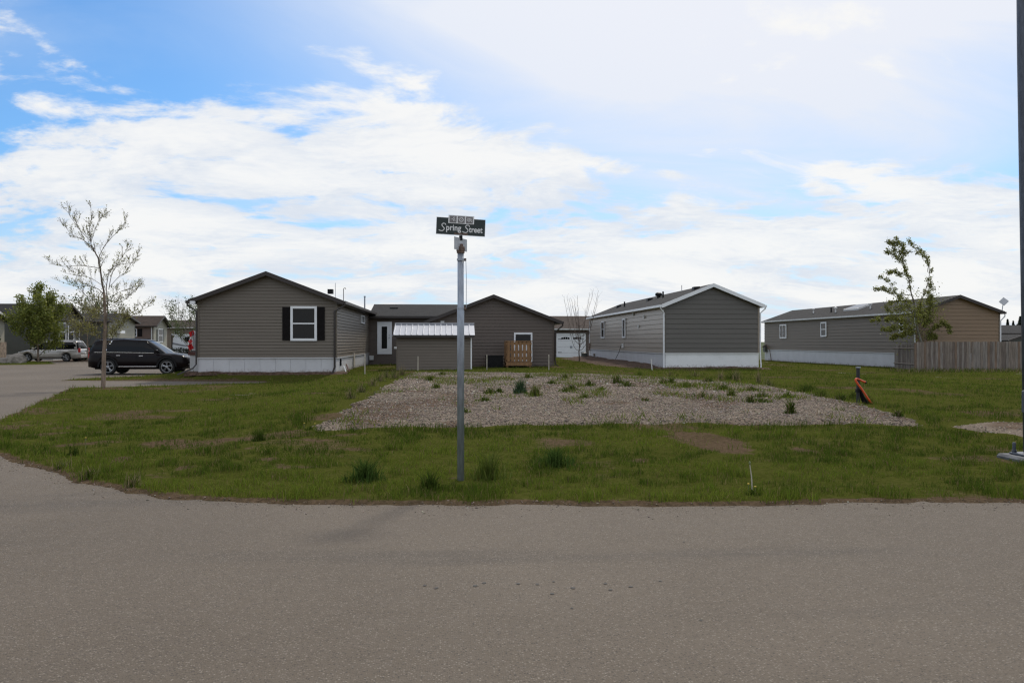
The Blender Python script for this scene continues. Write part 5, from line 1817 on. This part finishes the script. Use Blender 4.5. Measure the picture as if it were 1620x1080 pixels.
GREEN = [(.055, .085, .018), (.075, .11, .022), (.04, .065, .016), (.10, .13, .03)]
round_tree('leafy_tree', 'bushy green tree in front of the silver minivan', 61, 571, 470, 66.0, 3.4, [(.14, .17, .026), (.18, .20, .032), (.11, .135, .022), (.22, .235, .05)], 15000, .14, 31, clear=.2)
round_tree('yellow_green_tree', 'small yellow-green tree by the hedge right of the minivan', 139, 570, 500, 70.0, 4.6, [(.14, .13, .045), (.11, .105, .04), (.16, .15, .06)], 2600, .12, 37, clear=.34)
round_tree('green_tree', 'light green tree above the porch behind the taupe home', 301, 560, 484, 84.0, 4.2, [(.10, .13, .05), (.075, .10, .035), (.13, .15, .06)], 2600, .14, 41, clear=.2)
round_tree('bare_tree', 'leafless tree in front of the white garage door', 917, 576, 500, 56.0, 2.5, [], 0, .1, 43, 'twig', clear=.34, z=.2, spread=2.2, depth=0)
round_tree('green_tree', 'distant green tree behind the pale cream house on the left street', 155, 560, 484, 125.0, 6.5, GREEN, 1800, .28, 47, clear=.2)
round_tree('bare_tree', 'faint leafless tree above the far tan house on the left street', 283, 556, 489, 128.0, 5.0, [], 0, .1, 49, 'twig', clear=.25, spread=1.5)


def conifer(u, vt, Y, label, wd, seed):
    x = xw(u, Y); h = zw(vt, u, Y)
    r = thing('conifer', label, 'tree', (x, Y, 0), 0, 'conifers beyond the far dark house')
    MB().tube([(0, 0, -.2), (0, 0, h * .98)], .14, 6, .02).build('trunk', 'twig', r)
    n = 2600
    t = RNG.uniform(.08, 1, n) ** .8
    a = RNG.uniform(0, 6.283, n)
    rad = (1 - t) * wd * .5 * RNG.uniform(.25, 1.0, n) * (.75 + .5 * vnoise(a * 2.2, t * 14, seed))
    P = np.stack([np.cos(a) * rad, np.sin(a) * rad, t * h - rad * .25], 1)
    link('needles', leaf_mesh(P, .30, [(.022, .036, .02), (.03, .045, .024), (.018, .028, .018)], droop=(0, 0, -.4), aspect=.4), r)


conifer(1594, 505.5, 118, 'slim dark conifer nearest the satellite dish, beyond the far house', 2.0, 3)
conifer(1603, 508.0, 124, 'middle dark conifer beyond the far house at the right edge', 2.6, 5)
conifer(1614, 501.0, 112, 'tallest dark conifer beside the lamp pole, beyond the far house', 3.4, 7)

# ------------------------------------------------------------------ weeds and clumps
def weed(name, u, v, h_px, w_px, n, label, cols, lean=.75, cat='weed', group=None, stalks=0, wide=.009, seed=0, dandelion=0, leafy=False):
    x, y = hit(u, v)
    s = y / F_PX
    h, w = h_px * s, w_px * s
    z = ground_z(x, y)
    dpad = float(poly_sd(np.array([x]), np.array([y]), PAD)[0])
    z += -.02 + .105 * float(S(-.25, .25, dpad)) if dpad > -.2 else .02
    r = thing(name, label, cat, (x, y, z), 0, group)
    a = RNG.uniform(0, 6.283, n); q = np.abs(RNG.normal(0, 1, n)) * w * .24
    base = np.stack([np.cos(a) * q, np.sin(a) * q, np.zeros(n)], 1)
    c = np.asarray(cols)[RNG.integers(0, len(cols), n)] * RNG.uniform(.7, 1.3, (n, 1))
    hh = h * RNG.uniform(.25, 1.2, n) * np.exp(-(q / (w * .42)) ** 2)
    link('blades' if not leafy else 'leaves', blade_mesh('blades', base, hh, np.full(n, wide) * RNG.uniform(.7, 1.5, n), np.clip(RNG.normal(lean * .6, .25, n), .05, .95), c), r)['kind'] = 'stuff'
    if stalks:
        m = MB()
        for k in range(stalks):
            b = RNG.uniform(-.4, .4, 2) * w
            t = RNG.uniform(-.25, .25, 2) * h
            m.tube([(b[0], b[1], 0), (b[0] + t[0] * .4, b[1] + t[1] * .4, h * .5), (b[0] + t[0], b[1] + t[1], h * RNG.uniform(.6, 1.15))], .0032, 3, .0016)
        m.build('stalks', 'dry_stalk', r)
    for k in range(dandelion):
        b = RNG.uniform(-.5, .5, 2) * w
        f = MB().lathe([(.003, .0), (.012, .006), (.014, .011), (.004, .015)], 8).build('flower', M['dandelion'], r, (b[0], b[1], h * RNG.uniform(.8, 1.05)))
        MB().tube([(0, 0, -h), (0, 0, .002)], .003, 4).build('stem', 'stalk_green', f)
    return r


M['dandelion'] = material('dandelion_yellow', (0.45, 0.32, 0.02), .7, .15, 60.)
M['stalk_green'] = material('stalk_green', (0.13, 0.16, 0.06), .6, .15, 30.)
GR = [(.05, .078, .014), (.065, .095, .016), (.036, .06, .012), (.085, .105, .022)]
BLUE = [(.055, .095, .022), (.075, .12, .028), (.042, .075, .016)]
LIME = [(.10, .13, .025), (.075, .105, .020), (.12, .14, .035)]
DRY = [(.28, .22, .13), (.20, .16, .09), (.10, .11, .045)]
weed('grass_clump', 578, 764, 46, 80, 420, 'dark grass clump in the turf left of the sign post', BLUE, .85, 'grass clump')
weed('grass_clump', 775, 760, 60, 90, 200, 'tall arching grass clump just right of the sign post base', LIME, .95, 'grass clump', wide=.011)
weed('grass_clump', 880, 740, 38, 100, 400, 'broad grass clump right of the arching clump', BLUE, .9, 'grass clump', wide=.010)
weed('grass_clump', 680, 777, 34, 66, 300, 'dense low grass clump left of the sign post base', GR, .8, 'grass clump')
weed('grass_clump', 410, 700, 22, 34, 240, 'small green clump beside the bare dirt streak left of the gravel', GR, .8, 'grass clump')
weed('bushy_weed', 823, 628, 26, 25, 420, 'round dark green bushy weed standing on the gravel', [(.05, .085, .045), (.065, .105, .05)], .55, leafy=True, wide=.018)
weed('bushy_weed', 847, 632, 22, 30, 260, 'mixed dry and green weed just right of the bushy weed', LIME + DRY[:1], .7, leafy=True, wide=.014, stalks=6)
weed('bushy_weed', 1160, 602, 18, 44, 220, 'green weeds at the far right rim of the gravel below the white skirting', GR, .8, stalks=3, wide=.016)
pts_ = [(680, 606, 9, 16), (690, 618, 8, 14), (776, 628, 10, 24), (790, 626, 8, 14), (835, 602, 10, 24), (893, 602, 7, 14), (872, 612, 7, 18), (895, 625, 9, 24), (905, 622, 10, 20), (933, 615, 10, 18), (952, 622, 7, 18), (975, 610, 14, 26), (992, 616, 10, 24),
        (1012, 598, 9, 20), (1050, 612, 10, 16), (1062, 610, 9, 12), (1085, 617, 11, 26), (1110, 633, 10, 44), (1145, 622, 10, 22), (1157, 632, 12, 12), (1190, 622, 7, 20), (1205, 633, 8, 20), (1245, 634, 9, 24), (1187, 642, 12, 10), (1205, 641, 7, 30), (735, 660, 9, 20), (1250, 660, 22, 12),
        (765, 640, 7, 22), (925, 635, 7, 22), (1020, 640, 6, 18), (700, 596, 6, 14), (1090, 602, 8, 22), (1120, 608, 8, 22), (1275, 624, 13, 30), (1300, 632, 12, 34), (1330, 638, 10, 24), (1375, 640, 14, 14), (1350, 632, 14, 16), (1420, 664, 10, 14), (1285, 618, 8, 20)]
for i, (u, v, h, w) in enumerate(pts_):
    near = 'left' if u < 800 else ('middle' if u < 1050 else 'right')
    weed('gravel_weed', u, v, h * 1.3, w * 1.7, 150, 'small weed growing out of the gravel pad, one of many alike', [GR + LIME, LIME, GR + DRY[:1]][i % 3], 1.0, 'weed', 'small weeds scattered over the gravel pad', wide=.016, stalks=(i % 4 == 0) * 2)
for i, (u, v, h, w) in enumerate([(555, 632, 18, 24), (572, 622, 18, 26), (590, 612, 16, 24), (600, 604, 16, 24), (625, 600, 20, 26), (636, 596, 18, 20), (612, 598, 14, 30), (1140, 604, 22, 16), (1165, 604, 22, 22), (1200, 608, 24, 18), (1215, 614, 14, 24), (1100, 596, 12, 30), (1060, 596, 12, 28)]):
    weed('dry_weed', u, v, h, w, 90, 'straw-coloured dry weed tuft along the rim of the gravel pad', DRY + GR[:1], .55, 'weed', 'dry weed tufts along the gravel rim', wide=.012, stalks=9)
for i, (u, v, h, w, d, lab) in enumerate([(1190, 786, 16, 40, 2, 'dandelion with one tall pale stalk near the road edge, right of centre'), (118, 722, 26, 44, 1, 'dandelion with tall stalks near the left road edge'), (490, 686, 8, 20, 2, 'dandelion in bloom by the left corner of the gravel pad'),
                                         (140, 760, 22, 34, 0, 'dry weed clump at the left rim of the road nearest the bend'), (212, 772, 24, 40, 0, 'dry stalky weed clump at the rim of the road left of centre'), (100, 742, 16, 40, 0, 'low weed clump at the tip of the lawn bend')]):
    weed('dandelion' if d else 'road_weed', u, v, h, w, 70, lab, GR + (DRY if not d else []), .85, 'dandelion' if d else 'weed', wide=.012, stalks=0 if d else 10, dandelion=d)
# the single stalk at the dandelion
x, y = hit(1189, 784)
st_ = thing('flower_stalk', 'single pale upright stalk rising from the dandelion near the road edge', 'weed stalk', (x, y, ground_z(x, y)))
MB().tube([(.01, 0, 0), (0, 0, .2), (-.02, 0, .34)], .008, 5, .005).build('stem', 'stake', st_)
MB().lathe([(.004, 0), (.013, .012), (.010, .03), (.002, .036)], 8).build('seed_head', 'stalk_green', st_, (-.02, 0, .335))
# pale weedy strip at the foot of the fence
x = RNG.uniform(24, 42, 2600); y = RNG.uniform(41.2, 44.4, 2600)
base = np.stack([x, y, terrain(x, y) + .02], 1)
c = np.asarray(DRY + LIME)[RNG.integers(0, 6, len(x))] * RNG.uniform(.7, 1.2, (len(x), 1))
tag(link('weedy_verge', blade_mesh('weedy_verge', base, RNG.uniform(.08, .30, len(x)), np.full(len(x), .03), RNG.uniform(.1, .9, len(x)), c)), kind='stuff')
# earth heaped along the grey home
X_, Y_ = np.meshgrid(np.linspace(-3.6, .3, 34), np.linspace(-1.0, 24, 60))
hgt_ = .34 * np.exp(-((X_ + .3) / 1.5) ** 2) * S(-1, 4, Y_) * (.55 + .6 * fbm(X_ * .8, Y_ * .5, 13, 4)) + (fbm(X_ * 4, Y_ * 4, 15, 3) - .5) * .08 - .06 - .12 * S(-2.2, -3.6, X_)
V = np.stack([X_ + x05, Y_ + Y5, terrain(X_ + x05, Y_ + Y5) + hgt_], -1).reshape(-1, 3)
i_ = np.arange(34 * 60).reshape(60, 34)
q_ = np.stack([i_[:-1, :-1], i_[:-1, 1:], i_[1:, 1:], i_[1:, :-1]], -1).reshape(-1, 4)
tag(link('earth_bank', np_mesh('earth_bank', V, q_, 'mulch', None, True)), kind='structure')
def earth_strip(xa, Yw, Wd, y0=-.5):
    nx = int(Wd / .15) + 8
    X_, Y_ = np.meshgrid(np.linspace(-.5, Wd + .5, nx), np.linspace(y0, .2, 8))
    V = np.stack([X_ + xa, Y_ + Yw, terrain(X_ + xa, Y_ + Yw) + .0 + .10 * S(y0, -.1, Y_ + (fbm(X_ * 2, Y_ * 2, 29, 3) - .5) * .5) + (fbm(X_ * 3, Y_ * 3, 19, 3) - .5) * .05], -1).reshape(-1, 3)
    i_ = np.arange(nx * 8).reshape(8, nx)
    q_ = np.stack([i_[:-1, :-1], i_[:-1, 1:], i_[1:, 1:], i_[1:, :-1]], -1).reshape(-1, 4)
    tag(link('earth_strip', np_mesh('earth_strip', V, q_, 'mulch', None, True)), kind='structure')


earth_strip(x05, Y5, W5)
earth_strip(x0, Y1, W1, -.42)

# ------------------------------------------------------------------ utility stub with bent orange conduit
ux, uy = hit(1357.5, 640)
us = uy / F_PX
ub = thing('utility_stub', 'black utility post with bent orange conduit at the right rim of the gravel', 'utility post', (ux, uy, ground_z(ux, uy) + .03))
def ul(u, v, d=0.0): return Vector(((u - 1357.5) * us, d, (640 - v) * us))
hp = (640 - 580.5) * us
MB().box(-.030, -.03, -.1, .030, .03, hp - .02).build('post', 'cedar_wrap', ub, bevel=.006)
MB().box(-.040, -.04, hp - .02, .042, .04, hp + .005).build('post_cap', 'steel', ub)
cpath = [ul(1372.3, 605.8, .06), ul(1365, 603, .05), ul(1358, 600.5, -.02), ul(1352, 599.6, -.08), ul(1349.8, 601.5, -.10), ul(1353, 607, -.10), ul(1360, 616, -.10), ul(1368, 628, -.10), ul(1376, 638, -.08), ul(1383, 646, -.06)]
MB().tube(smooth_path(cpath, 4), .024, 8).build('conduit', 'orange', ub, smooth=True)
MB().tube([cpath[0] + Vector((-.02, -.002, .0)), cpath[0] + Vector((.02, .005, -.006))], .026, 8).build('conduit_end', 'black', ub)
for off, d in ((0, -.06), (.03, -.03), (.055, 0.0)):
    MB().tube(smooth_path([ul(1359.5, 618, d), ul(1362.5, 624, d) - Vector((off * .3, 0, 0)), ul(1368, 634, d) - Vector((off, 0, 0)), ul(1375, 643, d) - Vector((off, 0, 0)), ul(1381, 647, d), ul(1386, 645.8, d), ul(1390.5, 648, d), ul(1392, 653, d)], 3), .022, 6).build('cable', 'black', ub, smooth=True)
MB().box(-.045, -.05, (640 - 622) * us, .05, .045, (640 - 616) * us).build('clamp', 'black', ub, bevel=.005)

# ------------------------------------------------------------------ street sign
sx, sy = gnd(728.8, 761, .02)
sg = thing('street_sign', 'grey steel post carrying the dark Spring Street name sign', 'street sign', (sx, sy, ground_z(sx, sy)))
k = sy / F_PX
def sv(v): return EYE + (540 - v) * k * 1.0 - ground_z(sx, sy)
zc = sv(398)
MB().lathe([(.041, -.3), (.041, sv(487)), (.037, sv(485)), (.037, zc)], 20).build('post', 'steel', sg, smooth=True)
MB().lathe([(.046, 0), (.046, .02), (.050, .022), (.050, .06), (.046, .075), (.030, .082)], 16).build('post_cap', 'rust', sg, (0, 0, zc - .02))
for v in (411, 488):
    b = MB().lathe([(.0415, -.012), (.0445, -.012), (.0445, .012), (.0415, .012)], 20).build('band', 'steel', sg, (0, 0, sv(v)))
    MB().box(.040, -.014, -.016, .066, .014, .016).build('band_bolt', 'rust', b, bevel=.003)
MB().tube([(.060, -.015, sv(411)), (.066, -.015, sv(440)), (.064, -.015, sv(487))], .0035, 5).build('wire', 'steel', sg)
# cross blade, nearly edge on
m = MB()
ang = R(63)
dx, dyv = math.cos(ang), -math.sin(ang)
bl = .30
zb0, zb1 = sv(396.5), sv(377)
def bladept(t, z, o): return (-.002 - dx * t + dyv * o * -1, dyv * t * 1 + dx * o * -1 * -1 if False else dyv * t + dx * o, z)
hw_ = .165
vs = []
for o in (-.002, .002):
    for (t, z) in ((-hw_, zb0), (hw_, zb0), (hw_, zb1), (-hw_, zb1)):
        vs.append((-t * -1 * dx * -1, t * dyv, z) if False else (-dx * t - math.sin(ang) * o, -math.sin(ang) * t + dx * o, z))
m.add(vs, [(0, 1, 2, 3), (7, 6, 5, 4), (0, 4, 5, 1), (1, 5, 6, 2), (2, 6, 7, 3), (3, 7, 4, 0)])
m.build('cross_blade', 'sign_back', sg)
MB().box(-.030, -.018, sv(392), .030, .018, sv(386)).build('blade_bracket', 'rust', sg, bevel=.004)
MB().box(-.018, -.016, sv(380.5), .022, .016, sv(373)).build('blade_bracket', 'black', sg, bevel=.004)
# name blade
ca = (690.7 + 767.3) / 2
wS, hS = 76.2 * k, 25.6 * k
cz_ = sv(359.6)
nb = MB().box(-wS / 2, -.004, -hS / 2, wS / 2, .004, hS / 2).build('name_blade', 'sign_green', sg, ((ca - 728.8) * k, -.02, cz_), (0, R(2.4), R(4)))
edge = MB()
t_ = .004
edge.box(-wS / 2 - t_, -.0055, -hS / 2 - t_, wS / 2 + t_, .0055, -hS / 2 - .0002); edge.box(-wS / 2 - t_, -.0055, hS / 2 + .0002, wS / 2 + t_, .0055, hS / 2 + t_)
edge.box(-wS / 2 - t_, -.0055, -hS / 2, -wS / 2 - .0002, .0055, hS / 2); edge.box(wS / 2 + .0002, -.0055, -hS / 2, wS / 2 + t_, .0055, hS / 2)
edge.build('blade_edge', 'sign_back', nb)


def text_mesh(body, size, shear=0.0, extr=.0006):
    cu = bpy.data.curves.new('lettering', 'FONT')
    cu.body, cu.size, cu.shear, cu.extrude = body, size, shear, extr
    cu.space_character = 1.02
    cu.offset = .018
    o = bpy.data.objects.new('lettering', cu)
    COL.objects.link(o)
    bpy.context.view_layer.update()
    me = bpy.data.meshes.new_from_object(o.evaluated_get(bpy.context.evaluated_depsgraph_get()))
    bpy.data.objects.remove(o)
    me.name = 'lettering'
    me.materials.append(M['sign_white'])
    return me


def S_letter(px, py, w, h, r):
    """a long sweeping capital S"""
    pts = [(.98, .80), (.92, .93), (.70, 1.0), (.48, .93), (.40, .78), (.50, .62), (.70, .46), (.78, .30), (.66, .12), (.42, .02), (.14, .05), (-.06, .16)]
    m = MB()
    m.tube(smooth_path([(px + a * w, 0, py + b * h) for a, b in pts], 4), r, 5)
    return m


pxk = k
def sxp(zx): return (zx / 10.8 + 660 - ca) * k
def szp(zx, zy):
    v = zy / 10.8 + 320
    mid = 359.6 + ((zx / 10.8 + 660) - ca) * math.tan(R(2.4))
    return (mid - v) * k
rL = .0056
let = S_letter(sxp(378), szp(420, 505), 112 / 10.8 * k, 132 / 10.8 * k, rL)
let.build('letter', 'sign_white', nb, (0, -.0065, 0))
let = S_letter(sxp(782), szp(820, 530), 112 / 10.8 * k, 132 / 10.8 * k, rL)
let.build('letter', 'sign_white', nb, (0, -.0065, 0))
def put(body, zx0, zx1, zbase):
    me = text_mesh(body, 1.0)
    xs = [v.co.x for v in me.vertices]
    w = max(xs) - min(xs); mn = min(xs)
    W_ = (zx1 - zx0) / 10.8 * k
    hx = .072 / .52
    for v in me.vertices:
        v.co = ((v.co.x - mn) / w * W_, v.co.y * 142 / 10.8 * k, v.co.z * .3)
    link('lettering', me, nb, (sxp(zx0), -.0055, szp((zx0 + zx1) / 2, zbase)), (R(90), 0, 0))
put('pring', 498, 752, 492)
put('treet', 884, 1118, 522)
# icon plate clipped over the top edge
iw = 40.5 * k
ip = MB().box(-iw / 2, -.003, -6.4 * k, iw / 2, .003, 6.4 * k).build('icon_plate', 'sign_white', sg, ((729.7 - 728.8) * k, -.030, sv(348.6)), (0, R(2.4), R(4)))
for i in range(3):
    cx = (-12.9 + i * 12.9) * k
    s5 = 5.4 * k
    MB().box(cx - s5, -.0048, -s5 * .98, cx + s5, -.0032, s5 * .98).build('icon_tile', 'sign_grey', ip)
    ic = MB()
    q = s5
    if i == 0:
        ic.tube([(cx - .6 * q, 0, -.1 * q), (cx - .1 * q, 0, .05 * q), (cx + .25 * q, 0, .7 * q)], .0032, 5)
        ic.tube([(cx + .25 * q, 0, .7 * q), (cx + .35 * q, 0, .0), (cx + .05 * q, 0, -.6 * q)], .0032, 5)
        ic.tube([(cx - .1 * q, 0, .05 * q), (cx + .1 * q, 0, -.3 * q), (cx + .7 * q, 0, -.45 * q)], .0032, 5)
    elif i == 1:
        ic.tube([(cx + .62 * q * math.cos(a * .5), 0, .62 * q * math.sin(a * .5)) for a in range(14)], .003, 5)
        for d in (-.28, .05, .36):
            ic.tube([(cx + (-.5 + d) * q, 0, (.42 + d * .7) * q), (cx + (.30 + d * .7) * q, 0, (-.45 + d) * q)], .003, 5)
    else:
        for d in (.35, 0, -.35):
            ic.tube([(cx + (-.7 + .175 * j) * q, 0, (d + .12 * math.sin(j * 1.5)) * q) for j in range(9)], .0036, 5)
    ic.build('icon', 'sign_white', ip, (0, -.0065, 0))
MB().box(-11.5 * k, -.012, -1.9 * k, 11.5 * k, .012, 1.9 * k).build('clamp', 'rust', sg, ((729.3 - 728.8) * k, -.012, sv(370.8)), (0, R(2.4), R(4)), bevel=.004)

# ------------------------------------------------------------------ lamp pole at the right edge
lx, ly = gnd(1634, 722, .08)
kl = ly / F_PX
lp = thing('street_lamp', 'tall grey lamp pole on a bolted concrete block at the right edge of the photo', 'street lamp', (lx, ly, .02))
lean = -.0205
H_ = 8.2
def ax_(z): return lean * z
MB().tube([(ax_(.12), 0, .12), (ax_(2.7), 0, 2.7), (ax_(5.5), 0, 5.5), (ax_(H_), 0, H_)], [.112, .102, .094, .07], 20).build('pole', 'pole_paint', lp, smooth=True)
bz = MB().box(-.33, -.30, -.25, .33, .30, .075).build('footing', 'dark_concrete', lp, bevel=.03)
MB().box(-.21, -.19, .076, .21, .19, .105).build('base_plate', 'pole_paint', lp, bevel=.008)
for bx_ in (-.165, .165):
    for by in (-.145, .145):
        MB().lathe([(.022, 0), (.022, .12), (.016, .135)], 10).build('anchor_bolt', 'pole_paint', lp, (bx_, by, .104))
        MB().lathe([(.034, 0), (.034, .03)], 6).build('nut', 'pole_paint', lp, (bx_, by, .105))
zh = EYE + (540 - 640) * kl - .02
MB().box(-.02, -.035, zh - .16, .10, .035, zh + .16).build('access_cover', 'pole_paint', lp, (ax_(zh) - .128, -.02, 0), bevel=.02)
arm = MB().tube(smooth_path([(ax_(H_), 0, H_ - .1), (ax_(H_) + .02, -.3, H_ + .35), (ax_(H_) + .02, -1.2, H_ + .6), (ax_(H_) + .02, -2.0, H_ + .62)], 4), .035, 8).build('arm', 'pole_paint', lp, smooth=True)
MB().prism([(-.12, -.05), (.12, -.05), (.15, .0), (.10, .09), (-.10, .09), (-.15, 0)], -2.65, -1.95, lambda a, o, b: (a + ax_(H_) + .02, o, b + H_ + .62)).build('lamp_head', 'pole_paint', lp)
